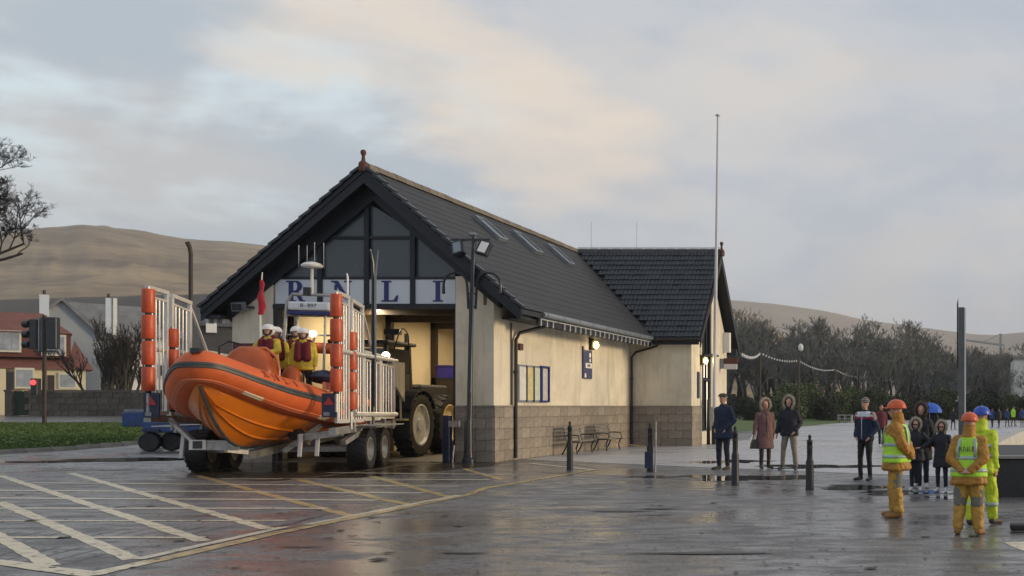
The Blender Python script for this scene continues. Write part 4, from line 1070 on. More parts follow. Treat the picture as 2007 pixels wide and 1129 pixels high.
# lettering on the tube side
mat('letter_faint', (.20,.035,.015), .5)
for i, ch in enumerate('RNLI'):
    u = 1.28-.27*i
    k = min(range(len(TP3)//2, len(TP3)), key=lambda j: abs(TP3[j][0]-u))
    # pick the port side (v>0 in the picture's right) sample
    cand = [j for j in range(len(TP3)) if TP3[j][1] > 0]; k = min(cand, key=lambda j: abs(TP3[j][0]-u)); p = path[k]
    d = (path[min(k+1,nP-1)]-path[max(k-1,0)]); d.z = 0; d.normalize()
    o_ = Vector((-d.y, d.x, 0)); 
    if o_.dot(RT) < 0: o_ = -o_
    tx = Vector((-o_.y, o_.x, 0)); 
    an = .66; nn = o_*math.cos(an)+Vector((0,0,1))*math.sin(an); upv = nn.cross(tx).normalized()
    if upv.z < 0: upv = -upv
    M_ = Matrix(((tx.x,upv.x,nn.x,0),(tx.y,upv.y,nn.y,0),(tx.z,upv.z,nn.z,0),(0,0,0,1))); M_.translation = p+nn*(rs[k]+.004)
    if M_.to_3x3().determinant() < 0: tx = -tx; M_ = Matrix(((tx.x,upv.x,nn.x,0),(tx.y,upv.y,nn.y,0),(tx.z,upv.z,nn.z,0),(0,0,0,1))); M_.translation = p+nn*(rs[k]+.004)
    textpart(ch, .25, 'letter_faint', bt, M_)
# ---------------------------------------------------------------- tractor
TT = math.radians(7); ta = Vector((-math.sin(TT), math.cos(TT), 0)); tv = Vector((math.cos(TT), math.sin(TT), 0)); Q0 = Vector((-18.62, 32.3, 0))
def Q(t, v, z): return Q0+ta*t+tv*v+Vector((0,0,z))
qr = Matrix.Rotation(TT, 3, 'Z')
mat('tractor_grey', (.014,.014,.016), .55, var=.3, vs=3); mat('tractor_navy', (.008,.010,.02), .5, var=.2)
tt = thing('launch_tractor', 'dark launching tractor with cab and big tyres with pale rims inside the boathouse', 'tractor', Q(1.5, 0, 0), TT)
def K(name, mb, m, parent=tt, **kw): return part(name, mb, m, parent, **kw)
def qbox(c0, c1, m, name, **kw):
    c = Q((c0[0]+c1[0])/2, (c0[1]+c1[1])/2, (c0[2]+c1[2])/2); return K(name, MB().cbox(c, (abs(c1[1]-c0[1]), abs(c1[0]-c0[0]), abs(c1[2]-c0[2])), qr), m, **kw)
tyre(tt, Q(0,1.2,1.02), tv, 1.0, .55, 'rim_white', .64, lugs=22, dish=.17)
tyre(tt, Q(2.4,1.2,1.02), tv, 1.0, .55, 'rim_cream', .64, lugs=22, dish=.17)
tyre(tt, Q(0,-1.2,1.02), -tv, 1.0, .55, 'rim_white', .64, lugs=22, dish=.17)
tyre(tt, Q(2.4,-1.2,1.02), -tv, 1.0, .55, 'rim_cream', .64, lugs=22, dish=.17)
qbox((-1.7,-.8,.9),(4.4,.8,1.8), 'tractor_navy', 'chassis', bev=.05)
qbox((1.9,-.7,1.81),(4.3,.7,2.35), 'tractor_grey', 'engine_cover', bev=.08)
cabf = MB()
for (t, v) in ((-.9,-.75),(-.9,.75),(.9,-.75),(.9,.75)): cabf.beam(Q(t,v,1.8), Q(t*.92,v*.96,3.55), .11)
cb = K('cab_frame', cabf, 'tractor_grey')
part('cab_roof', MB().cbox(Q(0,0,3.60),(1.75,2.2,.12),qr), 'tractor_grey', cb, bev=.04)
part('cab_door', MB().cbox(Q(0,.77,2.25),(.05,1.5,.8),qr), 'tractor_grey', cb)
part('pane', MB().cbox(Q(0,.76,3.05),(.02,1.5,.75),qr), 'dark_glass', cb)
part('pane', MB().cbox(Q(-.88,0,2.9),(1.35,.02,1.0),qr), 'dark_glass', cb)
K('mudguard', MB().loft([[Q(1.15*math.cos(a), v, 1.02+1.13*math.sin(a)) for v, dz in ((.85,0),(1.5,0))]+[Q(1.10*math.cos(a), v, 1.02+1.08*math.sin(a)) for v in (1.5,.85)] for a in [math.pi*(.15+.7*i/9) for i in range(10)]]), 'tractor_navy')
K('front_plate', MB().prism([Q(-1.75,.5,1.75),Q(-1.75,1.15,1.75),Q(-1.85,1.25,2.9),Q(-1.85,.6,2.9)], ta*.12), 'galv')
K('side_plate', MB().prism([Q(-1.6,1.27,2.95),Q(-1.0,1.27,2.95),Q(-1.0,1.27,1.75),Q(-1.6,1.27,2.2)], tv*.06), 'white_metal')
hp_ = A(757,697,30.7)
hl = K('headlamp', MB().lathe(hp_, [(.04,-.04),(.11,0),(.12,.08),(.06,.13)], ta, 14), 'tractor_navy', smooth_=True)
part('bulb', MB().ell(hp_-ta*.03, (.115,.06,.115), 12, 8, qr), 'lamp_white', hl, smooth_=True)
K('lamp_arm', MB().beam(hp_+ta*.1, Q(-1.2,.75,3.0), .06), 'tractor_navy')
K('exhaust', MB().tube([Q(1.2,.5,2.6),Q(1.2,.5,4.0)], .06, 8), 'tractor_navy', smooth_=True)
K('hydraulic_hose', MB().tube(cat([Q(-1.0,1.0,3.3),Q(-.7,1.1,4.0),Q(-.2,1.1,3.9),Q(.0,1.05,3.55)],4), .02, 6), 'tractor_navy', smooth_=True)
K('work_lamp', MB().cbox(Q(-.3,.7,3.95),(.45,.2,.18),qr).beam(Q(-.3,.7,3.66),Q(-.3,.7,3.88),.07), 'tractor_navy')
K('step', MB().cbox(Q(-1.0,1.25,1.2),(.35,.5,.06),qr).beam(Q(-1.2,1.3,1.2),Q(-1.0,1.2,2.0),.05), 'rim_cream')
# things stored inside
cu = thing('storage_cupboard', 'dark cupboard at the back of the boathouse below the blue crate', 'cupboard', (-19.3, 40.0, 0))
part('carcass', MB().box((-20.58,39.6,.015),(-18.2,40.4,2.72)), 'tractor_grey', cu)
part('door', MB().box((-20.3,39.55,.2),(-19.35,39.598,2.6)), 'steel_dark', cu); part('door', MB().box((-19.25,39.55,.2),(-18.3,39.598,2.6)), 'steel_dark', cu)
cr = thing('blue_crate', 'blue plastic crate standing on top of the dark cupboard', 'crate', (-19.9, 39.9, 2.72))
part('body', MB().prism([(-20.45,39.65,2.722),(-19.95,39.65,2.722),(-19.88,39.65,3.16),(-20.52,39.65,3.16)], (0,.45,0)), 'blue_plastic', cr)
part('rim', MB().box((-20.56,39.61,3.161),(-19.84,40.14,3.21)), 'blue_plastic', cr)
# small blue flatbed trailer left
bl = thing('blue_trailer', 'low blue utility trailer with small black wheels beside the grass', 'trailer', (-28.6, 36.6, 0), 0)
def U(name, mb, m, parent=bl, **kw): return part(name, mb, m, parent, **kw)
def a2(px, py, Y=36.6): return A(px, py, Y)
def pbox(px0, px1, py0, py1, Y0, Y1, m, name, parent=bl, **kw):
    p = A(px0, py1, Y0); q_ = A(px1, py0, Y0); return part(name, MB().box((p.x,Y0,p.z),(q_.x,Y1,q_.z)), m, parent, **kw)
pbox(278, 392, 826, 848, 36.4, 38.4, 'blue_paint', 'bed', bev=.05); pbox(238, 288, 808, 836, 37.2, 38.3, 'blue_paint', 'front_box', bev=.04)
pbox(243, 287, 802, 807, 37.3, 38.2, 'gutter', 'lid')
U('mudguard', MB().box((A(283,846,36.5).x,36.35,.72),(A(318,846,36.5).x,36.9,.80)), 'navy_paint')
for px, Y in ((294,36.5),(337,36.9),(300,38.5)):
    c = A(px, 863, Y); c.z = .34
    w_ = U('wheel', MB().lathe(c, [(.18,-.12),(.31,-.13),(.34,-.08),(.34,.08),(.31,.13),(.18,.12)], (.3,-1,0), 24), 'rubber', smooth_=True)
    part('rim', MB().lathe(c, [(.02,-.08),(.19,-.12),(.19,.125),(.15,.06),(.05,.06),(.02,.09)], (.3,-1,0), 20), 'gutter', w_, smooth_=True)
U('drawbar', MB().beam(A(395,846,36.8), A(455,868,35.6), .08), 'blue_paint')
# ================================================================ people
def remesh(mb, name, voxel, sm=2):
    me = mb.mesh(name, None); o = bpy.data.objects.new('tmp', me); sc = TMP(); sc.collection.objects.link(o)
    m = o.modifiers.new('r', 'REMESH'); m.mode = 'VOXEL'; m.voxel_size = voxel; m.use_smooth_shade = True
    s_ = o.modifiers.new('s', 'SMOOTH'); s_.iterations = sm; s_.factor = .5
    vl = sc.view_layers[0]; vl.update(); out = bpy.data.meshes.new_from_object(o.evaluated_get(vl.depsgraph))
    bpy.data.objects.remove(o); bpy.data.meshes.remove(me); out.name = name; return out
def cap(b, p0, p1, r0, r1, n=10):
    """tapered capsule; radii may be (across, depth) pairs"""
    p0 = Vector(p0); p1 = Vector(p1); d = p1-p0; L = max(d.length, 1e-4); d /= L
    pr = lambda r, k: (r[0]*k, r[1]*k) if isinstance(r, tuple) else r*k
    m0 = max(r0) if isinstance(r0, tuple) else r0; m1 = max(r1) if isinstance(r1, tuple) else r1
    pts = []; rr = []
    for k in (.05,.5,.87): pts.append(p0-d*m0*math.sqrt(1-k*k)*.8); rr.append(pr(r0, k))
    pts.append(p0); rr.append(r0 if isinstance(r0, tuple) else r0); pts.append(p1); rr.append(r1)
    for k in (.87,.5,.05): pts.append(p1+d*m1*math.sqrt(1-k*k)*.8); rr.append(pr(r1, k))
    b.tube(pts, rr, n)
def ringloft(b, rings, n=20):
    b.loft([[Vector((cx+rx*math.cos(2*math.pi*j/n), cy+ry*math.sin(2*math.pi*j/n), z)) for j in range(n)] for (z, cx, cy, rx, ry) in rings])
def wrinkle(me, amp, sc, seed):
    cs = [(v.co.copy(), v.normal.copy()) for v in me.vertices]; out = []
    for c, nrm in cs:
        n = mnoise.fractal(Vector((c.x*sc+seed, c.y*sc, c.z*sc*.8)), .8, 2, 3); out += list(c+nrm*n*amp)
    me.vertices.foreach_set('co', out); me.update()
def person(label, loc, face, h=1.75, top=('coat','navy'), legs=('trousers','dark'), shoe='black_paint', head='bare', hair=(.03,.02,.015),
           arms='down', stance=.11, stride=0, vox=.014, lod=1, group=None, z0=0, lean=0, extra=None, name='person', coat_len=.78, seated=False, skincol='skin', bulk=1.0):
    """local frame: +Y forward, +X the person's right. built in units of 1.75 m and scaled"""
    extra = extra or {}; k = h/1.75; rz = face
    t = thing(name, label, 'person', (loc[0], loc[1], z0), rz, group)
    Mw = WM[t] @ Matrix.Scale(k, 4) @ (Matrix.Translation((0,0,.9)) @ Matrix.Rotation(lean, 4, 'X') @ Matrix.Translation((0,0,-.9)))
    Ms = WM[t] @ Matrix.Scale(k, 4)
    sh = {s: Vector((s*.185, 0, 1.42)) for s in (-1, 1)}
    hip = {s: Vector((s*.09, 0, .92)) for s in (-1, 1)}
    kn = {}; an = {}; toe = {}
    for s in (-1, 1):
        st_ = stride*s
        an[s] = Vector((s*stance, st_, .09)); kn[s] = Vector((s*(stance*.55+.045), st_*.55+.03, .50)); toe[s] = an[s]+Vector((s*.04, .15, -.05))
    if seated:
        for s in (-1, 1):
            hip[s].z = .80; kn[s] = Vector((s*.22, .30, .62)); an[s] = Vector((s*.24, .15, .15)); toe[s] = an[s]+Vector((0,.15,-.06))
    el = {}; wr = {}; hd = {}
    for s in (-1, 1):
        a = arms[0 if s < 0 else 1] if isinstance(arms, (list, tuple)) else arms
        if a == 'down': el[s] = Vector((s*.235, -.03, 1.14)); wr[s] = Vector((s*.235, .04, .90)); hd[s] = Vector((0,.03,-1))
        elif a == 'pocket': el[s] = Vector((s*.255, -.07, 1.15)); wr[s] = Vector((s*.185, .10, .955)); hd[s] = Vector((-s*.6,.3,-.7))
        elif a == 'back': el[s] = Vector((s*.262, -.12, 1.14)); wr[s] = Vector((s*.07, -.235, .955)); hd[s] = Vector((-s*.9,-.15,-.35))
        elif a == 'front': el[s] = Vector((s*.29, .06, 1.15)); wr[s] = Vector((s*.12, .27, 1.10)); hd[s] = Vector((-s*.6,.7,0))
        elif a == 'reach': el[s] = Vector((s*.36, .04, 1.20)); wr[s] = Vector((s*.52, .16, 1.13)); hd[s] = Vector((s*.8,.4,-.1))
        elif a == 'out': el[s] = Vector((s*.255, .0, 1.15)); wr[s] = Vector((s*.30, .05, .91)); hd[s] = Vector((s*.1,.03,-1))
        elif a == 'wheel': el[s] = Vector((s*.27, .14, 1.18)); wr[s] = Vector((s*.20, .38, 1.14)); hd[s] = Vector((0,1,-.2))
    # body: one continuous surface
    b = MB()
    ringloft(b, [(.86,0,0,.13,.09),(.92,0,0,.165,.11),(1.02,0,0,.15,.10),(1.15,0,0,.15,.105),(1.30,0,0,.18,.11),(1.40,0,0,.17,.09),(1.46,0,0,.09,.06),(1.49,0,0,.055,.05)], 16)
    cap(b, (0,-.005,1.44), (0,.01,1.56), .056, .054)
    # head: skull, jaw, nose, ears
    hc = Vector((0,.015,1.655))
    b.ell(hc+Vector((0,-.005,.012)), (.076,.096,.105), 16, 12); b.ell(hc+Vector((0,.030,-.055)), (.056,.062,.062), 14, 10)
    b.ell(hc+Vector((0,.100,-.022)), (.014,.022,.026), 8, 6); b.ell(hc+Vector((0,.088,.018)), (.05,.014,.012), 10, 6)
    for s in (-1, 1): b.ell(hc+Vector((s*.078,-.005,-.012)), (.014,.02,.034), 8, 6)
    for s in (-1, 1):
        if not seated or True:
            cap(b, hip[s], kn[s], .070, .046); cap(b, kn[s], an[s]+Vector((0,0,.0)), .046, .034); cap(b, an[s]+Vector((0,-.03,-.04)), toe[s]+Vector((0,.03,0)), .038, .03)
        cap(b, sh[s], el[s], .052, .04); cap(b, el[s], wr[s], .04, .028)
        d = hd[s].normalized(); side = d.cross(Vector((0,1,0)) if abs(d.y) < .8 else Vector((0,0,1))).normalized(); nrm = d.cross(side)
        cap(b, wr[s], wr[s]+d*.075, (.038,.018), (.042,.017)) if False else cap(b, wr[s], wr[s]+d*.075, .026, .028)
        if lod >= 2:
            spread = Vector((0,1,0)) if abs(d.y) < .8 else Vector((1,0,0)); spread = (spread-d*spread.dot(d)).normalized()
            for i, (o_, ln) in enumerate(((-.032,.062),(-.011,.078),(.011,.074),(.032,.056))):
                p = wr[s]+d*.085+spread*o_; p2 = p+d*ln*.55; inn = spread.cross(d)*(s)
                p3 = p2+(d*.7+inn*.5).normalized()*ln*.5; cap(b, p, p2, .0105, .0095, 6); cap(b, p2, p3, .0095, .008, 6)
            p = wr[s]+d*.03+spread*.034; cap(b, p, p+(d*.8+spread*.6).normalized()*.06, .013, .010, 6)
        else:
            cap(b, wr[s]+d*.075, wr[s]+d*.14, (.03), .018)
    me = remesh(b, 'body', max(vox,.019) if lod < 2 else .009)
    me.transform(Ms.inverted() @ Mw if False else Matrix.Scale(k, 4) @ (Matrix.Translation((0,0,.9)) @ Matrix.Rotation(lean, 4, 'X') @ Matrix.Translation((0,0,-.9))))
    def addp(nm, me_, m, lbl=None, scale=False):
        if scale: me_.transform(Matrix.Scale(k, 4) @ (Matrix.Translation((0,0,.9)) @ Matrix.Rotation(lean, 4, 'X') @ Matrix.Translation((0,0,-.9))))
        me_.materials.clear(); me_.materials.append(MAT[m]); o = bpy.data.objects.new(nm, me_); COL.objects.link(o); o.parent = t; INV[o] = INV[t]; WM[o] = WM[t]
        if lbl: o['label'] = lbl
        return o
    addp('body', me, skincol)
    def add(nm, mb, m, vx=None, lbl=None, wr_=0, sm=2, sc_=9):
        me_ = remesh(mb, nm, vx or vox, sm) if vx != 0 else mb.mesh(nm, None, True)
        if wr_: wrinkle(me_, wr_, sc_, (len(label)*7+len(nm)*3) % 97)
        return addp(nm, me_, m, lbl, True)
    # legs
    kind, lm = legs[:2]
    b = MB(); fat = {'trousers':1.0,'slim':.90,'baggy':1.50,'boots':.72}[kind]
    ringloft(b, [(.80 if not seated else .70,0,0,.12*fat,.09*fat),(.86,0,0,.165,.12),(.95,0,0,.175,.125),(1.04,0,0,.165,.118),(1.06,0,0,.12,.08)], 16)
    for s in (-1, 1):
        cap(b, hip[s]+Vector((0,0,-.02)), kn[s], .098*fat**.6, .070*fat); cap(b, kn[s], an[s]+Vector((0,0,.03)), .068*fat, .056*fat)
    add('trousers', b, lm, wr_=.017 if kind == 'baggy' else .008)
    for s in (-1, 1):
        b = MB(); f = 1.25 if kind == 'baggy' else 1.0
        cap(b, an[s]+Vector((0,-.03,-.035)), toe[s]+Vector((0,.035,-.004)), .046*f, .036*f); cap(b, an[s]+Vector((0,0,-.03)), an[s]+Vector((0,0,.05)), .046*f, .05*f)
        for i_, v_ in enumerate(b.v):
            if v_.z < .004: v_.z = .004
        add('shoe', b, shoe, vx=.018)
    # coat
    kind, cm = top[:2]
    hem = coat_len; b = MB(); q = bulk
    fl = .03 if hem < .75 else 0
    ringloft(b, [(hem,0,0,(.195+fl)*q,(.135+fl)*q),(hem+.03,0,0,(.215+fl)*q,(.15+fl)*q),(max(hem+.08,.95),0,0,.205*q,.145*q),(1.08,0,0,.195*q,.14*q),(1.20,0,0,.20*q,.145*q),(1.32,0,0,.215*q,.14*q),(1.40,0,0,.205*q,.12*q),(1.455,0,-.005,.15*q,.10),(1.50,0,0,.09,.078),(1.53,0,.003,.078,.074)], 20)
    for s in (-1, 1):
        e2 = wr[s]-(wr[s]-el[s]).normalized()*.01
        cap(b, sh[s]+Vector((-s*.02,0,-.02)), el[s], .084*q, .066*q); cap(b, el[s], e2, .066*q, .048*q)
    add('coat' if kind == 'coat' else 'jacket', b, cm, wr_=.011 if lod < 2 else .020)
    if 'vest' in (extra or {}):
        vm = extra['vest']; b = MB()
        ringloft(b, [(.86,0,0,.235*q,.17*q),(.88,0,0,.24*q,.175*q),(1.0,0,0,.225*q,.165*q),(1.12,0,0,.215*q,.158*q),(1.25,0,0,.212*q,.158*q),(1.36,0,0,.185*q,.143*q),(1.44,0,-.005,.14*q,.118*q),(1.475,0,0,.11,.10)], 24)
        vo = add('hi_vis_vest', b, vm, wr_=.005)
        def band(nm, z0_, z1_, m_, ex=.006):
            bb = MB()
            def rad(z_):
                tab = [(.86,.235,.17),(.88,.24,.175),(1.0,.225,.165),(1.12,.215,.158),(1.25,.212,.158),(1.36,.185,.143),(1.44,.14,.118)]
                for (a_, rx, ry), (c_2, rx2, ry2) in zip(tab, tab[1:]):
                    if z_ <= c_2: u_ = (z_-a_)/(c_2-a_); return (rx+(rx2-rx)*u_)*q+ex, (ry+(ry2-ry)*u_)*q+ex
                return .14, .12
            rr = []
            for z_ in (z0_, (z0_+z1_)/2, z1_): rx, ry = rad(z_); rr.append((z_,0,0,rx,ry))
            ringloft(bb, rr, 28); add(nm, bb, m_, vx=0)
        band('reflective_band', .935, .985, 'reflect'); 
        band('reflective_band', 1.115, 1.165, 'reflect')
        bb = MB()
        for s in (-1, 1):
            for sg in (1, -1):
                pts = [Vector((s*.13, sg*(.150*q), 1.16)), Vector((s*.13, sg*(.148*q), 1.28)), Vector((s*.115, sg*(.125*q), 1.40)), Vector((s*.10, sg*.03, 1.475))]
                bb.tube(pts, [(.024,.012)]*4, 8, up=(0,sg,0))
        add('shoulder_band', bb, 'reflect', vx=0)
    if 'bands' in extra:
        for z_ in extra['bands']: bb = MB(); ringloft(bb, [(z_,0,0,.222*q,.162*q),(z_+.025,0,0,.226*q,.166*q),(z_+.05,0,0,.222*q,.162*q)], 24); add('reflective_band', bb, 'reflect', vx=0)
        for s in (-1, 1):
            for f_ in (.45,): bb = MB(); c0_ = kn[s].lerp(an[s], f_); bb.tube([c0_+Vector((0,0,.03)), c0_-Vector((0,0,.03))], .104, 14); add('reflective_band', bb, 'reflect', vx=0)
    if 'text' in (extra or {}):
        mw = Ms @ Matrix.Translation((0,-.172*q,1.285)) @ Matrix.Rotation(math.radians(90),4,'X') 
        # text faces -Y (the person's back)
        textpart(extra['text'], .105, 'strake_grey', t, mw)
    if 'patches' in (extra or {}):
        for s in (-1, 1):
            bb = MB(); f = 1.35
            cap(bb, kn[s]+Vector((s*.01,-.018,.17)), kn[s]+Vector((0,-.014,-.04)), .098, .100); add('knee_patch', bb, 'patch_grey', vx=.014, wr_=.004)
    if 'stripe' in (extra or {}):
        for (z0_, z1_, m_) in extra['stripe']:
            bb = MB(); 
            rr = []
            for z_ in (z0_, (z0_+z1_)/2, z1_):
                tab = [(1.20,.20,.145),(1.32,.215,.14),(1.40,.205,.12),(1.455,.15,.10),(1.50,.09,.078)]
                rx, ry = .2, .14
                for (a_, r1, r2), (c_2, r3, r4) in zip(tab, tab[1:]):
                    if a_ <= z_ <= c_2: u_ = (z_-a_)/(c_2-a_); rx, ry = r1+(r3-r1)*u_, r2+(r4-r2)*u_
                rr.append((z_,0,0,rx*q+.012,ry*q+.012))
            ringloft(bb, rr, 24)
            for s in (-1, 1):
                if z1_ > 1.36: cap(bb, sh[s]+Vector((-s*.02,0,.0)), sh[s].lerp(el[s],.30), .092, .088)
                else: cap(bb, sh[s].lerp(el[s],.32), sh[s].lerp(el[s],.45), .088, .084)
            add('colour_yoke', bb, m_, vx=.02)
    if extra and 'zip' in extra:
        bb = MB(); bb.tube([Vector((0,.150*q,hem+.05)),Vector((0,.150*q,1.1)),Vector((0,.152*q,1.3)),Vector((0,.10,1.48))], .008, 6); add('zip', bb, extra['zip'], vx=0)
    if extra and 'lifejacket' in extra:
        bb = MB()
        for s in (-1, 1): cap(bb, (s*.085,.12,1.42), (s*.09,.13,1.06), .085, .10)
        cap(bb, (-.12,-.03,1.47), (.12,-.03,1.47), .085, .085); add('lifejacket', bb, 'maroon_kit', vx=.016)
    if extra and 'bag' in extra:
        bp = wr[extra['bag']]+Vector((0,0,-.24))
        bb = MB(); bb.loft([[bp+Vector((x_*w_, y_*.05, z_)) for x_, y_ in ((-1,-1),(1,-1),(1,1),(-1,1))] for z_, w_ in ((-.14,.11),(0,.09),(.10,.05))])
        bb.tube([bp+Vector((-.05,0,.09)), bp+Vector((-.03,0,.22)), bp+Vector((.03,0,.22)), bp+Vector((.05,0,.09))], .008, 6)
        M0 = Ms; loc_ = M0 @ bp; bb.v = [M0 @ v_ for v_ in bb.v]
        solo('handbag', 'small black handbag hanging from the hand of the person in the dusky pink coat', 'handbag', bb, 'black_paint', loc_)
    # head wear
    hc2 = hc+Vector((0,0,.0))
    def hairmesh(nm='hair', col=hair, vol=1.0):
        bb = MB(); bb.ell(hc2+Vector((0,-.018,.028)), (.084*vol,.098*vol,.100*vol), 14, 10); 
        for v_ in bb.v:
            if v_.y > .075 and v_.z < 1.70: v_.y = .075
        mn = 'hair_%d' % int(col[0]*1000)
        if mn not in MAT: mat(mn, col, .7, var=.3, vs=20)
        add(nm, bb, mn, vx=0)
    if head == 'bare': hairmesh()
    elif head == 'cap':
        hairmesh(col=(.12,.11,.10)); bb = MB(); bb.ell(hc2+Vector((0,.0,.075)), (.092,.118,.05), 16, 8); bb.ell(hc2+Vector((0,.10,.055)), (.065,.06,.014), 12, 6); add('flat_cap', bb, 'cap_tweed', vx=.01)
    elif head == 'beanie':
        bb = MB(); bb.ell(hc2+Vector((0,-.012,.055)), (.092,.108,.098), 16, 10)
        for v_ in bb.v: v_.z = max(v_.z, hc2.z+.02)
        add('knitted_hat', bb, extra.get('hatmat', 'knit_beige'), vx=0)
        for i, z_ in enumerate((.045,.085,.12)):
            rr_ = math.sqrt(max(.01, 1-((z_-.055)/.098)**2)); bb = MB(); ringloft(bb, [(hc2.z+z_-.008,0,.003,.0925*rr_+.002,.1085*rr_+.002),(hc2.z+z_+.008,0,.003,.0925*rr_+.001,.1085*rr_+.001)], 18)
            if lod >= 1 and 'hatmat' not in extra: add('knitted_stripe', bb, 'stripe_dark', vx=0)
    elif head in ('helmet', 'crew'):
        c1, hm = (extra.get('helmet'), None); bb = MB(); hh = Vector((0,-.005,.045))
        n = 20; rings = []
        for i in range(9):
            ph = (math.pi/2)*i/8; rr_ = math.cos(ph)**.8 if i < 8 else .02; rings.append((hc2.z+hh.z+.135*math.sin(ph), 0, .0, .132*rr_, .155*rr_))
        ringloft(bb, rings, n); ho = add(('helmet'), bb, c1, vx=0)
        bb = MB(); ringloft(bb, [(hc2.z+hh.z-.004,0,.0,.140,.163),(hc2.z+hh.z+.014,0,.0,.135,.158)], n); add('helmet_rim', bb, c1, vx=0)
        if head == 'helmet':
            bb = MB(); bb.ell(hc2+Vector((0,.150,.045)), (.085,.075,.012), 14, 6); add('helmet_peak', bb, c1, vx=0)
            bb = MB(); bb.tube([hc2+Vector((0,-.11,.09)),hc2+Vector((0,-.06,.155)),hc2+Vector((0,0,.178)),hc2+Vector((0,.06,.155)),hc2+Vector((0,.11,.09))], .014, 8); add('helmet_ridge', bb, c1, vx=0)
        else:
            bb = MB(); bb.ell(hc2+Vector((0,-.02,.01)), (.130,.135,.12), 16, 10)
            for v_ in bb.v:
                if v_.y > .045: v_.y = .045
            add('helmet_shell', bb, c1, vx=0)
            bb = MB(); bb.tube([hc2+Vector((-.10,.03,.03)),hc2+Vector((-.07,.06,-.07)),hc2+Vector((0,.10,-.105)),hc2+Vector((.07,.06,-.07)),hc2+Vector((.10,.03,.03))], .016, 8); add('chin_guard', bb, 'black_paint', vx=0)
        if extra.get('hood', True) and head == 'helmet':
            bb = MB(); bb.ell(hc2+Vector((0,-.02,-.08)), (.105,.115,.09), 14, 8); 
            for v_ in bb.v:
                if v_.y > .05: v_.y = .05
            cap(bb, (0,-.025,1.46), (0,-.03,1.54), .125, .095); add('collar', bb, cm, vx=.017, wr_=.006)
        elif head == 'helmet': hairmesh()
    elif head == 'furhood':
        bb = MB(); bb.ell(hc2+Vector((0,-.035,.01)), (.145,.14,.165), 16, 10)
        for v_ in bb.v:
            if v_.y > .035: v_.y = .035
        cap(bb, (0,-.02,1.47), (0,-.03,1.56), .11, .11); add('hood', bb, cm, vx=.02)
        bb = MB(); ctr = hc2+Vector((0,.05,.005)); n = 20; AR = lambda u_: math.radians(-58+296*u_); pts = [ctr+Vector(((.125+.012*abs(math.cos(a)))*math.cos(a), -.02-.02*math.sin(a), .160*math.sin(a))) for a in [AR(j/n) for j in range(n+1)]]
        bb.tube(pts, [.016+.018*math.sin(math.pi*i_/n)+.006*math.sin(i_*2.3)**2 for i_ in range(n+1)], 8)
        rnd = random.Random(5)
        for _ in range(420):
            a = AR(rnd.random()); p = ctr+Vector((.132*math.cos(a), -.02-.02*math.sin(a), .160*math.sin(a))); dirn = Vector((rnd.gauss(0,1), rnd.gauss(0,1), rnd.gauss(0,1))).normalized()+Vector((math.cos(a),.3,math.sin(a)))*.7
            dirn.normalize(); o1 = dirn.orthogonal().normalized()*.007; bb.add([p+dirn*.02+o1, p+dirn*.02-o1, p+dirn*(.045+.04*rnd.random())], [(0,1,2)])
        me_ = bb.mesh('fur_trim', None, False, fix=False); addp('fur_trim', me_, extra.get('fur', 'fur_pale'), None, True)
    # eyes as dark sockets where a face shows
    if lod >= 1:
        bb = MB()
        for s in (-1, 1): bb.ell(hc+Vector((s*.031,.086,.006)), (.012,.007,.007), 8, 6)
        bb.ell(hc+Vector((0,.089,-.068)), (.022,.006,.005), 8, 4)
        add('eyes_and_mouth', bb, 'lip_dark', vx=0)
    if extra and 'glasses' in extra:
        bb = MB(); bb.ell(hc+Vector((0,.085,.008)), (.068,.024,.022), 12, 6); add('sunglasses', bb, 'black_paint', vx=0)
    return t
for nm, c, r in (('coat_navy',(.006,.016,.045),.8),('coat_black',(.008,.010,.018),.75),('coat_pink',(.16,.085,.085),.85),('jeans_dark',(.010,.013,.028),.8),('trousers_khaki',(.20,.175,.14),.85),
    ('trousers_black',(.008,.008,.010),.8),('oilskin',(.36,.17,.022),.65),('oilskin_legs',(.42,.24,.04),.6),('hivis',(.40,.72,.05),.7),('hivis_suit',(.50,.62,.03),.7),('reflect',(.36,.44,.42),.35),
    ('patch_grey',(.14,.145,.13),.75),('helmet_orange',(.56,.10,.03),.35),('helmet_blue',(.02,.07,.42),.35),('helmet_white',(.78,.78,.78),.3),('cap_tweed',(.05,.045,.04),.9),
    ('knit_beige',(.26,.23,.19),.9),('stripe_dark',(.09,.085,.08),.9),('fur_pale',(.34,.30,.24),.95),('fur_dark',(.10,.075,.055),.95),('lip_dark',(.05,.02,.018),.6),('jacket_white',(.55,.60,.64),.7),
    ('jacket_red',(.32,.01,.04),.7),('jacket_maroon',(.11,.012,.025),.8),('maroon_kit',(.13,.008,.02),.8),('drysuit_yellow',(.56,.42,.03),.6),('boot_tan',(.26,.125,.035),.6),('shoe_white',(.6,.6,.6),.5),
    ('coat_blue',(.02,.05,.16),.8),('shoe_brown',(.05,.035,.03),.6),('glove',(.012,.012,.014),.7),('legging',(.030,.016,.014),.7),('umbrella_blue',(.015,.10,.50),.5)):
    mat(nm, c, r, var=.18, vs=7, bump=.25, bs=22)
D = math.radians
def at(px, py): p = G(px, py); return p
def hfor(p, py_top): return H-(py_top-HY)*p.y/F
def stand(px, py, ytop, hatk=0.0):
    p = at(px, py); return p, (hfor(p, ytop)-p.z)*(1-hatk)
def ang(p, deg):
    """yaw so that deg=0 faces the camera, positive turns to the picture's right"""
    a = math.atan2(-p.y, -p.x); return a - math.pi/2 + D(deg)
HK = 1.76   # crown height in the unit figure
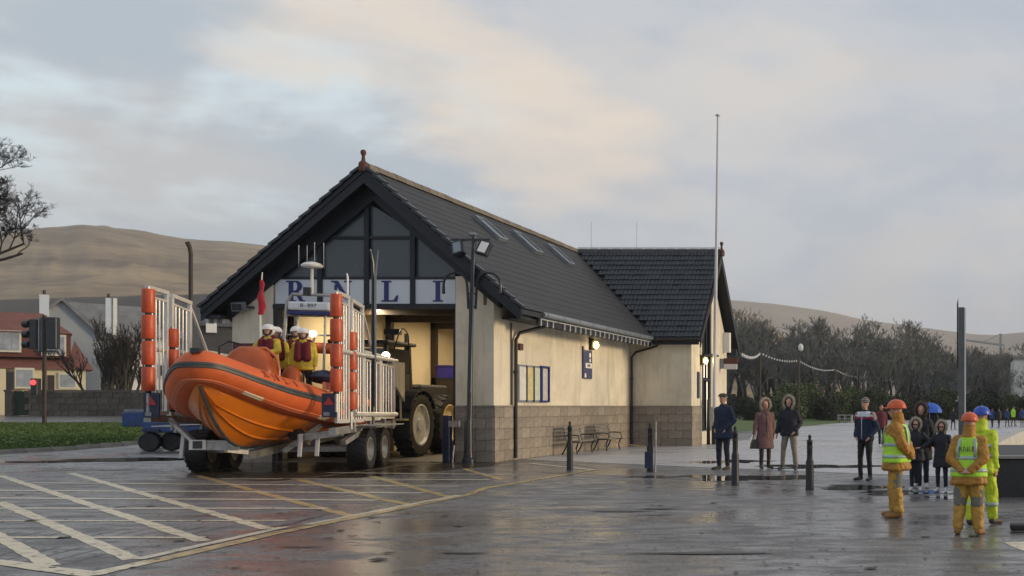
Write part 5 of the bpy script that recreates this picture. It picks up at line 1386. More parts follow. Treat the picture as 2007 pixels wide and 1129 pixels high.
# --- bystanders
p, h = stand(1418, 921, 769); person('man in navy coat and flat cap standing beside the entrance post with hands in pockets', p, ang(p,-42), h*1.75/1.80, ('coat','coat_navy'), ('trousers','jeans_dark'), 'shoe_brown', 'cap', arms='pocket', stance=.13, coat_len=.72, lod=1, z0=p.z, bulk=1.1)
p, h = stand(1499, 919, 781); person('woman in dusky pink knee-length coat with pale fur hood and black tights', p, ang(p,22), h*1.75/1.82, ('coat','coat_pink'), ('slim','legging'), 'shoe_brown', 'furhood', arms=('down','out'), stance=.10, coat_len=.52, z0=p.z, extra={'zip':'black_paint','bag':1})
p, h = stand(1547, 921, 776); person('person in black parka with pale fur hood and khaki trousers beside the pink coat', p, ang(p,-20), h*1.75/1.82, ('coat','coat_black'), ('trousers','trousers_khaki'), 'black_paint', 'furhood', arms=('pocket','out'), stance=.17, coat_len=.84, z0=p.z, bulk=1.1)
p, h = stand(1696, 942, 779); person('man in white, red and navy jacket wearing a striped knitted hat', p, ang(p,-32), h*1.75/1.80, ('jacket','coat_navy'), ('slim','trousers_black'), 'black_paint', 'beanie', arms='pocket', stance=.12, coat_len=.86, z0=p.z, extra={'stripe':[(1.375,1.50,'jacket_white'),(1.335,1.372,'jacket_red')],'zip':'jacket_white'})
p, h = stand(1727, 876, 793); person('person in maroon jacket walking behind the orange-suited helper', p, ang(p,20), h*1.75/1.77, ('jacket','jacket_maroon'), ('slim','trousers_black'), 'shoe_white', 'bare', arms='down', stance=.10, stride=.10, z0=p.z, lod=0)
p, h = stand(1806, 956, 789); person('adult in long dark coat with brown fur hood behind the two children', p, ang(p,-12), h*1.75/1.82, ('coat','coat_black'), ('trousers','jeans_dark'), 'shoe_white', 'furhood', arms=('down','front'), stance=.11, coat_len=.60, z0=p.z, extra={'fur':'fur_dark'})
p, h = stand(1795, 962, 818); person('child in dark coat and fur hood standing close in front of the adult', p, ang(p,-6), h*1.75/1.84, ('coat','coat_black'), ('slim','jeans_dark'), 'shoe_white', 'furhood', arms=('reach','down'), stance=.10, coat_len=.74, z0=p.z, extra={'glasses':1})
p, h = stand(1846, 964, 823); person('child in black coat and pale fur hood reaching an arm sideways', p, ang(p,-14), h*1.75/1.84, ('coat','coat_black'), ('slim','jeans_dark'), 'shoe_white', 'furhood', arms=('down','reach'), stance=.10, coat_len=.62, z0=p.z, extra={'glasses':1})
# --- helpers in oilskins
p, h = stand(1757, 1014, 783); w1p = p
person('helper in orange helmet, brown oilskins and hi-vis vest seen from the side, facing left', p, ang(p,-98), h*1.75/1.835, ('jacket','oilskin'), ('baggy','oilskin_legs'), 'boot_tan', 'helmet', arms='back', stance=.12, stride=.05, lod=2, z0=p.z, coat_len=.74, vox=.012,
       extra={'helmet':'helmet_orange','vest':'hivis','patches':1}, bulk=1.28)
p, h = stand(1899, 1047, 812); w2p = p
person('helper seen from behind with hands clasped, hi-vis vest lettered on the back and orange helmet', p, ang(p,168), h*1.75/1.80, ('jacket','oilskin'), ('baggy','oilskin_legs'), 'boot_tan', 'helmet', arms='back', stance=.15, stride=.03, lod=2, z0=p.z, coat_len=.74, vox=.012, lean=D(-4),
       extra={'helmet':'helmet_orange','vest':'hivis','patches':1,'text':'RNLI'}, bulk=1.2)
p, h = stand(1924, 1028, 800)
person('helper in bright yellow hi-vis suit and blue helmet standing behind the orange helmet', p, ang(p,150), h*1.75/1.80, ('jacket','hivis_suit'), ('baggy','hivis_suit'), 'shoe_brown', 'helmet', arms='down', stance=.13, stride=.12, lod=2, z0=p.z, coat_len=.80, vox=.012, extra={'helmet':'helmet_blue','bands':(1.05,1.2)}, bulk=1.2)
# --- crew
crew = [(-1.45,.02,.50,-8,2),(-2.15,-.05,.38,20,1),(-2.55,.28,.40,-5,1),(-1.95,.62,.38,6,2)]
cl = ['crew member at the front left of the boat behind the big orange console','crew member half hidden behind the front left crew member','crew member between the front left and the right-hand crew members','crew member in yellow sleeves and maroon lifejacket nearest the side gate']
crz = []
for i, (u, v, zz, dg, ld_) in enumerate(crew):
    q_ = bw(u, v, 0); top_z = H-( [637,642,641,644][i]-HY)*q_.y/F
    person(cl[i], q_, TH+math.pi+D(dg), 1.78, ('jacket','drysuit_yellow'), ('trousers','coat_black'), 'black_paint', 'crew', arms='wheel' if i in (0,2) else 'down', stance=.14, lod=1, z0=top_z-1.80-.04, bulk=1.12, extra={'helmet':'helmet_white','lifejacket':1})
# --- far walkers
farp = [(1868,842,799,'coat_black','slim','distant walker in dark clothes left of the blue helmet',None),
        (1945,838,800,'coat_blue','slim','distant walker in blue, leftmost of the far group on the promenade',None),
        (1958,838,801,'coat_black','slim','distant walker in dark clothes, second of the far group',None),
        (1974,836,800,'coat_blue','slim','distant walker in blue top walking away',None),
        (1986,835,796,'hivis','slim','distant walker in hi-vis top on the promenade',None),
        (2003,835,803,'coat_blue','slim','distant walker in blue at the picture edge',None)]
for (px, py, pt, cm_, lg, lb, ex) in farp:
    p, h = stand(px, py, pt); h = max(h, 1.5)
    person(lb, p, ang(p, random.uniform(120,220)), h*.99, ('jacket',cm_), ('slim','trousers_black'), 'black_paint', 'bare', arms='down', stance=.1, stride=.12, lod=0, z0=p.z, vox=.04)
# umbrella
p, _ = stand(1822, 880, 800); uz = hfor(p, 789)
um = thing('umbrella', 'bright blue umbrella behind the fur-hooded adult', 'umbrella', p)
b = MB(); n = 8; rings = []
for i in range(6):
    ph = math.pi/2*i/5; rings.append([Vector((p.x+.48*math.cos(ph)*math.cos(a)*(1-.05*(j%2)), p.y+.48*math.cos(ph)*math.sin(a)*(1-.05*(j%2)), uz-.38+.38*math.sin(ph))) for j, a in enumerate([2*math.pi*j/16 for j in range(16)])])
part('canopy', b.loft(rings, cap=False), 'umbrella_blue', um); part('shaft', MB().tube([(p.x,p.y,uz-1.0),(p.x,p.y,uz+.05)], .012, 6), 'galv', um)
p2 = p+Vector((.1,.15,0)); person('walker under the blue umbrella behind the children', p2, ang(p,170), 1.6, ('jacket','coat_black'), ('slim','trousers_black'), 'black_paint', 'bare', arms=('front','down'), stance=.1, lod=0, z0=p.z, vox=.04)
# ================================================================ street furniture
lp = thing('lamp_post', 'black lamp post with two floodlights and curved brackets in front of the door pier', 'lamp post', (-13.9, 28.75, 0))
LX, LY = -13.9, 28.75
def Lp(name, mb, m, parent=lp, **kw): return part(name, mb, m, parent, **kw)
Lp('pole', MB().tube([(LX,LY,0),(LX,LY,1.2),(LX+.03,LY,1.25),(LX+.08,LY,4.4),(LX+.16,LY,6.42)], [.125,.105,.075,.06,.05], 14), 'black_paint', smooth_=True)
Lp('base', MB().lathe((LX,LY,0), [(.17,0),(.17,.12),(.13,.16),(.13,.2)], n=14), 'black_paint', smooth_=True)
Lp('light_strip', MB().tube([(LX+.09,LY-.06,2.0),(LX+.20,LY-.05,6.2)], .012, 6), 'gutter')
Lp('cap', MB().ell((LX+.12,LY,6.45), (.13,.08,.06), 12, 6), 'gutter', smooth_=True)
Lp('cross_arm', MB().beam((LX-.50,LY,6.30),(LX+.62,LY,6.30),.05,.06), 'black_paint')
for s_, nm, lm in ((-1,'left','dark_glass'),(1,'right','white_plain')):
    cx_ = LX+.11+s_*.36; rr = Matrix.Rotation(s_*.28, 3, 'Y') @ Matrix.Rotation(-.35, 3, 'X')
    h_ = Lp('floodlight_head', MB().cbox((cx_,LY-.06,6.05), (.34,.16,.42), rr), 'black_paint', bev=.015)
    part('lens', MB().cbox(Vector((cx_,LY-.06,6.05))+rr @ Vector((0,-.083,0)), (.22,.012,.32), rr), 'gutter' if s_ < 0 else 'lens_pale' if 'lens_pale' in MAT else 'white_plain', h_)
for s_ in (-1, 1):
    pts = [(LX+.10+s_*.10,LY,4.35),(LX+.10+s_*.13,LY,4.95)]
    for k in range(9):
        a = math.pi*k/8; pts.append((LX+.10+s_*(.47-.33*math.cos(a)), LY, 5.05+.33*math.sin(a)))
    pts.append((LX+.10+s_*.80, LY, 4.78))
    Lp('curved_bracket', MB().tube(pts, [.035]*(len(pts)-1)+[.045], 8), 'black_paint', smooth_=True)
    Lp('clamp', MB().beam((LX+.08,LY,4.42),(LX+.10+s_*.12,LY,4.42),.04).beam((LX+.08,LY,4.78),(LX+.10+s_*.12,LY,4.78),.04), 'black_paint')
fp = thing('flagpole', 'tall bare white flagpole rising beside the gable end', 'flagpole', (-10.42, 43.0, 0))
part('pole', MB().tube([(-10.42,43,0),(-10.42,43,3),(-10.33,43,9),(-10.28,43,13.85)], [.085,.08,.06,.04], 12), 'bracket_white', fp, smooth_=True)
part('truck', MB().lathe((-10.28,43,13.83), [(.05,0),(.10,.02),(.10,.07),(.04,.1)], n=12), 'bracket_white', fp, smooth_=True)
part('base_sleeve', MB().tube([(-10.42,43,0),(-10.42,43,.8)], .11, 12), 'black_paint', fp)
def bollard(px, py, pt, label, leanp=False):
    p = G(px, py); hh = hfor(p, pt); r = .076
    t = thing('bollard', label, 'bollard', p, group='dark metal bollards along the edge of the promenade')
    prof = [(r*1.05,0),(r*1.05,.05),(r,.06),(r,hh*.50),(r*.72,hh*.56),(r*.70,hh*.60),(r*.70,hh*.86),(r*.78,hh*.87),(r*.70,hh*.90),(r*.35,hh*.92),(r*.33,hh*.93),(r*.42,hh*.955),(r*.38,hh*.985),(r*.15,hh)]
    part('post', MB().lathe(p, prof, n=20), 'bollard_black', t, smooth_=True, auto=40)
    part('band', MB().lathe(p+Vector((0,0,hh*.74)), [(r*.72,0),(r*.74,.01),(r*.74,.05),(r*.72,.06)], n=20), 'steel_dark', t, smooth_=True)
    return t, p, hh
bollard(1117, 921, 826, 'dark bollard in front of the first bench')
bollard(1441, 951, 835, 'dark bollard beside the man in the flat cap')
bollard(1587, 960, 852, 'dark bollard standing alone in the open, right of the fur-hooded pair')
t, p, hh = bollard(1274, 925, 829, 'dark bollard with a thin silver post fixed to its side, tied by yellow tape')
part('side_post', MB().tube([p+Vector((.13,-.02,0)), p+Vector((.155,-.02,hh+.03))], .022, 8), 'galv', t, smooth_=True)
part('notice_plate', MB().box(p+Vector((-.085,-.15,hh*.08)), p+Vector((.10,-.11,hh*.42))), 'navy_paint', t)
tp = thing('barrier_tape', 'yellow tape strung from the station wall to the bollard', 'tape', (XR+.05, 38.5, .9))
part('tape', MB().tube(cat([Vector((XR+.05,37.6,.62)), Vector(((XR+p.x)/2, (37.6+p.y)/2, .50)), p+Vector((-.1,.05,.62))], 6), .012, 6), 'yellow_paint', tp)
db = thing('door_post', 'short navy guard post with silver handle at the foot of the door pier', 'post', (-14.75, 29.2, 0))
part('post', MB().box((-14.82,29.1,0),(-14.62,29.3,1.35)), 'navy_paint', db, bev=.02); part('handle', MB().box((-14.60,29.02,1.02),(-14.30,29.10,1.2)), 'galv', db)
part('foot', MB().tube([(-14.5,29.05,0),(-14.45,29.05,.5)], .02, 8), 'galv', db)
# benches
def make_bench(loc, label):
    t = thing('bench', label, 'bench', loc, group='slatted benches against the station side wall')
    X, Y, Z = loc                                  # X = back against wall, seat towards +X, runs along Y
    for yy in (0, 1.35):
        part('end_frame', MB().tube([(X+.10,Y+yy,.95),(X+.16,Y+yy,.62),(X+.22,Y+yy,.42),(X+.62,Y+yy,.44),(X+.66,Y+yy,.42)], .026, 8).tube([(X+.24,Y+yy,.42),(X+.16,Y+yy,.22),(X+.05,Y+yy,.02)], .026, 8).tube([(X+.58,Y+yy,.42),(X+.52,Y+yy,.22),(X+.56,Y+yy,.02)], .026, 8)
             .tube([(X+.16,Y+yy,.66),(X+.40,Y+yy,.66),(X+.60,Y+yy,.64),(X+.62,Y+yy,.45)], .02, 8), 'black_paint', t)
    for i in range(4):
        f = i/3; part('back_slat', MB().cbox((X+.125+.06*(1-f),Y+.675,.56+.36*f), (.028,1.5,.085), Matrix.Rotation(.16,3,'Y')), 'wood_slat', t)
    for i in range(4): part('seat_slat', MB().cbox((X+.27+.105*i,Y+.675,.455), (.085,1.5,.028)), 'wood_slat', t)
    return t
def make_bench2(loc, label): return make_bench(loc, label)
make_bench((XR+.25, 33.6, 0), 'slatted bench nearer the camera, behind the first bollard')
make_bench((XR+.25, 36.4, 0), 'slatted bench farther along the station wall')
# tall pillar with timber board
pp = thing('pillar', 'tall slim grey pillar with a timber board beside it on the promenade', 'pillar', (.02, 40, 0))
mat('pillar_grey', (.085,.09,.095), .5, var=.25, vs=2)
part('shaft', MB().box((-.13,40,0),(.11,40.3,5.5)), 'pillar_grey', pp, bev=.02)
part('sunlit_edge', MB().box((.112,40.02,0),(.16,40.28,5.48)), 'white_plain', pp)  # lit right side of the shaft, added as a white strip
part('timber_board', MB().prism([(-.20,40.1,3.1),(-.135,40.1,3.1),(-.135,40.1,5.9),(-.19,40.1,5.65)], (0,.3,0)), 'steel_dark', pp)
# quay wall on the right
qw = thing('slipway_wall', 'dark concrete slipway wall with a flat top at the right edge', 'wall', (3, 20, 0))
b = MB(); b.box((.60,18.0,-.5),(14,24,.68)); part('wall_body', b, 'dark_concrete', qw, bev=.03)
part('coping', MB().box((.56,17.95,.684),(14,18.25,.73)), 'concrete', qw)
part('top_slab', MB().box((.56,18.26,.684),(14,24.0,.70)), 'dark_concrete', qw)
mat('pale_concrete', (.46,.44,.40), .8, var=.2, vs=2, bump=.3)
pw = thing('parapet', 'low pale concrete parapet curving along the promenade edge', 'wall', (2.5, 40, 0))
pc = cat([Vector((.75,28.2,0)),Vector((1.55,36,0)),Vector((2.9,47,0)),Vector((6,62,0)),Vector((12,80,0))], 6)
for i in range(len(pc)-1):
    a, c = pc[i], pc[i+1]; part('parapet_block', MB().beam(a+Vector((0,0,.26)), a.lerp(c,.985)+Vector((0,0,.26)),   .45, .56), 'pale_concrete', pw, bev=.03)
bs = thing('black_hose_box', 'flat black rubber block lying at the right edge of the wet ground', 'block', (.85, 13.05, 0))
part('block', MB().box((.62,12.95,.02),(1.4,13.2,.10)), 'rubber', bs, bev=.02)
line((1990,1062),(2030,1078),.25,'mark_white',.009)
# traffic light
def Lh(px, Y, py): return A(px, py, Y)
TY = 57.0; tg = gz(A(87,800,TY).x, TY)
tl = thing('traffic_light', 'pole with two black signal heads seen from behind and one red light lit', 'traffic light', (A(87,800,TY).x, TY, tg))
x0 = A(87,800,TY).x; s1 = TY/F
def tz_(py): return H-(py-HY)*s1
part('pole', MB().tube([(x0,TY,tg),(x0,TY,tz_(618))], .10, 12), 'steel_dark', tl, smooth_=True)
def head(xa, xb, ya, yb, dy=0, visors=0):
    h_ = part('signal_head', MB().box((x0+(xa-87)*s1,TY-.2+dy,tz_(yb)),(x0+(xb-87)*s1,TY+.1+dy,tz_(ya))), 'black_paint', tl, bev=.04)
    for i in range(visors):
        zz = tz_(ya+9+20*i); part('visor', MB().lathe((x0+(xa-87)*s1, TY-.1+dy, zz), [(.20,0),(.20,.32),(.17,.32),(.17,.02)], (-1,0,-.1), 14), 'black_paint', h_)
    return h_
head(62, 77, 626, 685, 0, 3); head(93, 114, 622, 684, .05)
part('backboard_edge', MB().box((x0+(79-87)*s1,TY-.15,tz_(688)),(x0+(81.5-87)*s1,TY+.1,tz_(622))), 'gutter', tl)
part('bracket', MB().box((x0-.6,TY-.05,tz_(690)),(x0+.6,TY+.05,tz_(687))), 'black_paint', tl)
sh_ = part('signal_head', MB().box((x0-.38,TY-.45,tz_(775)),(x0-.02,TY-.15,tz_(742))), 'black_paint', tl, bev=.03)
mat('red_glow', (.9,.02,.02), .4, emit=(1,.03,.03), es=3.5)
part('red_lamp', MB().lathe((x0-.2,TY-.48,tz_(750)), [(.01,-.02),(.14,-.01),(.14,.03)], (0,1,0), 14), 'red_glow', sh_)
# pole with bent tip behind the carriage
q_ = A(374, 797, 46); bp_ = thing('street_pole', 'dark street pole with a bent tip rising behind the boat carriage', 'pole', (q_.x, 46, gz(q_.x,46)))
part('pole', MB().tube([(q_.x,46,0),(q_.x,46,H+300*46/F),(q_.x-.05,46,H+312*46/F),(q_.x-.15,46,H+322*46/F)], [.10,.085,.09,.10], 10), 'steel_dark', bp_, smooth_=True)
# festoon posts and string of lights
fpost = [(1490,83,690),(1565,97,705),(1637,116,723),(1702,136,736),(1766,150,745),(1825,165,753),(1906,190,763),(2020,225,770)]
tops = [Vector((XVG+.06, YWEB, 4.2))]
for i, (px, Y, pt) in enumerate(fpost):
    q_ = A(px, pt, Y); tops.append(q_)
    t = thing('promenade_post', ['dark post holding the string of lights, nearest the station','dark post holding the string of lights, second from the station','dark post holding the string of lights, third from the station','dark post holding the string of lights behind the striped-hat man','dark post holding the string of lights behind the maroon jacket','dark post holding the string of lights, left of the tall pillar','dark post holding the string of lights, right of the tall pillar','dark post holding the string of lights beyond the right edge'][i], 'post', (q_.x, Y, 0), group='posts of the festoon lights')
    part('pole', MB().tube([(q_.x,Y,0),(q_.x,Y,q_.z+.25)], .075, 8), 'steel_dark', t)
    part('foot', MB().tube([(q_.x,Y,0),(q_.x,Y,.8)], .11, 8), 'steel_dark', t)
fs = thing('festoon_lights', 'string of unlit white bulbs sagging between the promenade posts', 'string lights', tops[1])
mat('bulb_pale', (.55,.57,.57), .35)
bm_ = MB().ell((0,0,0), (.07,.07,.10), 6, 4).mesh('bulb', 'bulb_pale')
wire = MB(); nb_ = 0
for a, c in zip(tops, tops[1:]):
    L = (c-a).length; n = max(8, int(L/(2.0 if c is tops[1] else .9))); sag = L*(.008 if c is tops[1] else .022); pts = []
    for k in range(n+1):
        t_ = k/n; q_ = a.lerp(c, t_); q_.z -= sag*4*t_*(1-t_); pts.append(q_)
        if k and nb_ < 295: piece('bulb', bm_, fs, q_-Vector((0,0,.09))); nb_ += 1
    wire.tube(pts, .012, 4)
part('wire', wire, 'steel_dark', fs)
# promenade lamp posts with lit heads
for i, (px, py, Y) in enumerate(((1567,683,110),(1704,714,140),(1824,733,165),(1920,750,185))):
    q_ = A(px, py, Y); t = thing('street_lamp', ['slim street lamp beyond the lawn, leftmost of the far lamps','slim street lamp beyond the lawn behind the striped hat','slim street lamp in front of the far trees left of the pillar','slim street lamp right of the pillar'][i], 'lamp post', (q_.x,Y,0), group='far street lamps')
    part('pole', MB().tube([(q_.x,Y,0),(q_.x,Y,q_.z)], .07, 6), 'steel_dark', t); part('lantern', MB().ell((q_.x+.15,Y-.1,q_.z+.1), (.28,.2,.42), 10, 6), 'white_plain', t)
# ================================================================ houses on the left
HYY = 84.0; hs = HYY/F; hg = gz(-70, HYY)
mat('house_cream', (.66,.58,.40), .85, var=.08, vs=.5, bump=.2, bs=8); mat('house_grey', (.30,.33,.36), .9, var=.08, vs=.4); mat('red_tiles', (.17,.065,.05), .8, var=.22, vs=1.5, stretch=(1,1,3)); mat('grey_tiles', (.17,.18,.19), .8, var=.2, vs=1.2)
mat('red_brick', (.12,.045,.035), .85, var=.2, vs=3); mat('window_net', (.30,.33,.38), .25, var=.25, vs=1.2); mat('frame_cream', (.62,.60,.50), .6)
def X_(px, Y=HYY): return (px-CX)*Y/F
def Z_(py, Y=HYY): return H-(py-HY)*Y/F
def house(label, px, Y):
    Xc = X_(px, Y); phi = math.atan2(-Xc, Y); t = thing('house', label, 'house', (Xc, Y, hg), phi)
    INV[t] = Matrix.Diagonal((math.cos(phi), 1, 1, 1)) @ Matrix.Translation((-Xc, -Y, -hg)); return t
h1 = house('cream house with red tiled roof and wide dormer windows behind the stone wall', 80, HYY)
def Hp(name, mb, m, parent=h1, **kw): return part(name, mb, m, parent, **kw)
Hp('wall', MB().box((X_(-140),HYY,hg-.5),(X_(170),HYY+9,Z_(719))), 'house_cream')
Hp('lower_roof', MB().prism([(X_(-160),HYY-.4,Z_(723)),(X_(-160),HYY+2.2,Z_(690)),(X_(-160),HYY+2.2,Z_(723))], (X_(140)-X_(-160),0,0)), 'red_tiles')
Hp('lower_roof', MB().add([(X_(140),HYY-.4,Z_(723)),(X_(186),HYY-.4,Z_(723)),(X_(140),HYY+2.2,Z_(690)),(X_(150),HYY+5,Z_(660)),(X_(186),HYY+6,Z_(723)),(X_(140),HYY+6,Z_(723))], [(0,1,2),(1,3,2),(1,4,3),(0,5,4,1),(2,3,5),(2,5,0),(3,4,5)]), 'red_tiles')
Hp('dormer', MB().box((X_(-140),HYY+.6,Z_(700)),(X_(140),HYY+7,Z_(650))), 'red_brick')
Hp('roof', MB().prism([(X_(-140),HYY+.2,Z_(649)),(X_(-140),HYY+4.5,Z_(606)),(X_(-140),HYY+9,Z_(649))], (X_(143)-X_(-140),0,0)) if False else MB().add([(X_(-140),HYY+.2,Z_(652)),(X_(143),HYY+.2,Z_(652)),(X_(143),HYY+8.5,Z_(652)),(X_(-140),HYY+8.5,Z_(652)),(X_(-140),HYY+4,Z_(608)),(X_(84),HYY+4,Z_(608))], [(0,1,5,4),(1,2,5),(2,3,4,5),(0,4,3),(0,3,2,1)]), 'red_tiles')
def win(parent, px0, px1, py0, py1, Y, lights=2, m='frame_cream', pm='window_net', dpth=.12):
    Hs = Y/F; f = MB().box((X_(px0,Y),Y-dpth,Z_(py1,Y)),(X_(px1,Y),Y-.003,Z_(py0,Y))); fr_ = part('window', f, m, parent)
    w_ = (px1-px0-6)/lights
    for i in range(lights): part('pane', MB().box((X_(px0+3+i*w_+.8,Y),Y-dpth-.03,Z_(py1-4,Y)),(X_(px0+3+(i+1)*w_-.8,Y),Y-dpth-.002,Z_(py0+4,Y))), pm, fr_)
    return fr_
win(h1, -70, -10, 650, 692, HYY+.5, 3); win(h1, 0, 53, 650, 692, HYY+.5, 3); win(h1, 92, 141, 655, 697, HYY+.5, 3)
win(h1, 30, 68, 722, 762, HYY, 1, dpth=.8); win(h1, 115, 152, 730, 762, HYY, 1); win(h1, -60, -5, 725, 765, HYY, 2)
Hp('door', MB().box((X_(93),HYY-.06,hg),(X_(107),HYY-.002,Z_(735))), 'steel_dark'); Hp('door', MB().box((X_(14),HYY-.06,hg),(X_(27),HYY-.002,Z_(730))), 'dark_glass')
Hp('porch_wall', MB().box((X_(-20),HYY-1.2,hg-.3),(X_(13),HYY-.01,Z_(725))), 'house_cream')
h2 = house('grey gabled house with white chimneys behind the red-roofed house', 180, 100)
Y2 = 100.0
part('wall', MB().prism([(X_(80,Y2),Y2,0),(X_(200,Y2),Y2,0),(X_(200,Y2),Y2,Z_(655,Y2)),(X_(122,Y2),Y2,Z_(590,Y2)),(X_(80,Y2),Y2,Z_(622,Y2))], (0,10,0)), 'house_grey', h2)
part('roof', MB().prism([(X_(78,Y2),Y2-.4,Z_(621,Y2)),(X_(122,Y2),Y2-.4,Z_(586,Y2)),(X_(210,Y2),Y2-.4,Z_(662,Y2)),(X_(205,Y2),Y2-.4,Z_(666,Y2)),(X_(122,Y2),Y2-.4,Z_(592,Y2)),(X_(80,Y2),Y2-.4,Z_(626,Y2))], (0,10.5,0)), 'grey_tiles', h2)
part('wing_roof', MB().prism([(X_(124,Y2),Y2+3,Z_(589,Y2)),(X_(300,Y2),Y2+3,Z_(593,Y2)),(X_(330,Y2),Y2+.2,Z_(668,Y2)),(X_(212,Y2),Y2+.2,Z_(664,Y2))], (0,.3,-.2)), 'grey_tiles', h2)
part('wing_wall', MB().box((X_(201,Y2),Y2+.5,0),(X_(310,Y2),Y2+9,Z_(668,Y2))), 'house_grey', h2)
for (a, b_, t_, u_) in ((80,98,583,625),(207,219,583,652)):
    ch = part('chimney', MB().box((X_(a,Y2),Y2-.5,Z_(u_,Y2)),(X_(b_,Y2),Y2+.6,Z_(t_,Y2))), 'sign_white', h2)
    part('chimney_pot', MB().tube([(X_((a+b_)/2,Y2),Y2,Z_(t_,Y2)),(X_((a+b_)/2,Y2),Y2,Z_(t_-9,Y2))], .16, 8), 'steel_dark', h2)
part('chimney', MB().box((X_(222,Y2),Y2-.6,Z_(655,Y2)),(X_(230,Y2),Y2+.4,Z_(583,Y2))), 'white_plain', h2, label='white side of the chimney stack')
h3 = house('white house with dark roof seen between the carriage gates', 300, 90)
Y3 = 90.0
part('wall', MB().box((X_(258,Y3),Y3,0),(X_(352,Y3),Y3+8,Z_(690,Y3))), 'white_plain', h3)
part('wall', MB().box((X_(276,Y3),Y3+.5,Z_(690,Y3)),(X_(352,Y3),Y3+7,Z_(662,Y3))), 'white_plain', h3)
part('roof', MB().prism([(X_(262,Y3),Y3-.2,Z_(662,Y3)),(X_(262,Y3),Y3+4,Z_(640,Y3)),(X_(262,Y3),Y3+8,Z_(662,Y3))], (X_(360,Y3)-X_(262,Y3),0,0)), 'grey_tiles', h3)
win(h3, 295, 312, 668, 685, Y3+.5, 1, pm='dark_glass'); win(h3, 270, 290, 715, 745, Y3, 1, pm='dark_glass'); win(h3, 310, 335, 712, 740, Y3, 1, pm='dark_glass')
h4 = house('dark grey building with small white dormer left of the station eaves', 430, 95); Y4 = 95.0
mat('slate_wall', (.06,.06,.065), .85, var=.2)
part('wall', MB().box((X_(392,Y4),Y4,0),(X_(480,Y4),Y4+8,Z_(640,Y4))), 'slate_wall', h4)
part('roof', MB().prism([(X_(388,Y4),Y4-.3,Z_(640,Y4)),(X_(388,Y4),Y4+4,Z_(610,Y4)),(X_(388,Y4),Y4+8,Z_(640,Y4))], (X_(484,Y4)-X_(388,Y4),0,0)), 'slate_wall', h4)
part('dormer', MB().box((X_(404,Y4),Y4-.6,Z_(653,Y4)),(X_(425,Y4),Y4-.31,Z_(625,Y4))), 'white_plain', h4)
# garden wall of coursed stone, pillar and gate
gw_ = thing('garden_wall', 'long grey stone garden wall along the far side of the road', 'wall', (X_(150,72), 72, .95)); YW2 = 72.0
part('wall_body', MB().box((X_(58,YW2),YW2,.4),(X_(430,YW2),YW2+.35,Z_(770,YW2))), 'stone_dark' if 'stone_dark' in MAT else 'mortar', gw_)
mat('garden_stone', (.10,.085,.07), .9, var=.3, vs=4, rnd=.25)
gsm = {}
for r in range(4):
    hz_ = (Z_(768,YW2)-.93)/4; xx = X_(58,YW2)-(.3 if r % 2 else 0)
    while xx < X_(405,YW2):
        wd = random.choice((.6,.8,1.0,.5)); key = wd
        if key not in gsm: gsm[key] = MB().cbox((0,0,0), (wd-.03,.12,hz_-.03)).mesh('stone_block', 'garden_stone')
        piece('stone_block', gsm[key], gw_, (xx+wd/2, YW2-.03+random.uniform(-.015,.015), .93+hz_*(r+.5))); xx += wd
part('coping', MB().box((X_(57,YW2),YW2-.12,Z_(768,YW2)+.001),(X_(430,YW2),YW2+.45,Z_(764.5,YW2))), 'mortar', gw_)
gp = thing('gate_pillar', 'stone gate pillar at the left end of the garden wall', 'pillar', (X_(20,YW2), YW2, .95))
part('shaft', MB().box((X_(13,YW2),YW2-.15,.5),(X_(27,YW2),YW2+.4,Z_(768,YW2))), 'garden_stone', gp); part('cap', MB().box((X_(12,YW2),YW2-.2,Z_(768,YW2)+.001),(X_(28,YW2),YW2+.45,Z_(764,YW2))), 'mortar', gp)
mat('gate_green', (.012,.03,.018), .7)
gt = thing('garden_gate', 'dark green wooden gate between the pillar and the garden wall', 'gate', (X_(42,YW2), YW2, .95))
for i in range(6):
    xa = X_(28.5+4.7*i,YW2); part('board', MB().box((xa,YW2,.97),(xa+.155,YW2+.05,Z_(766+(i%2),YW2))), 'gate_green', gt)
part('rail', MB().box((X_(28.5,YW2),YW2+.051,1.3),(X_(57,YW2),YW2+.1,1.42)), 'gate_green', gt)
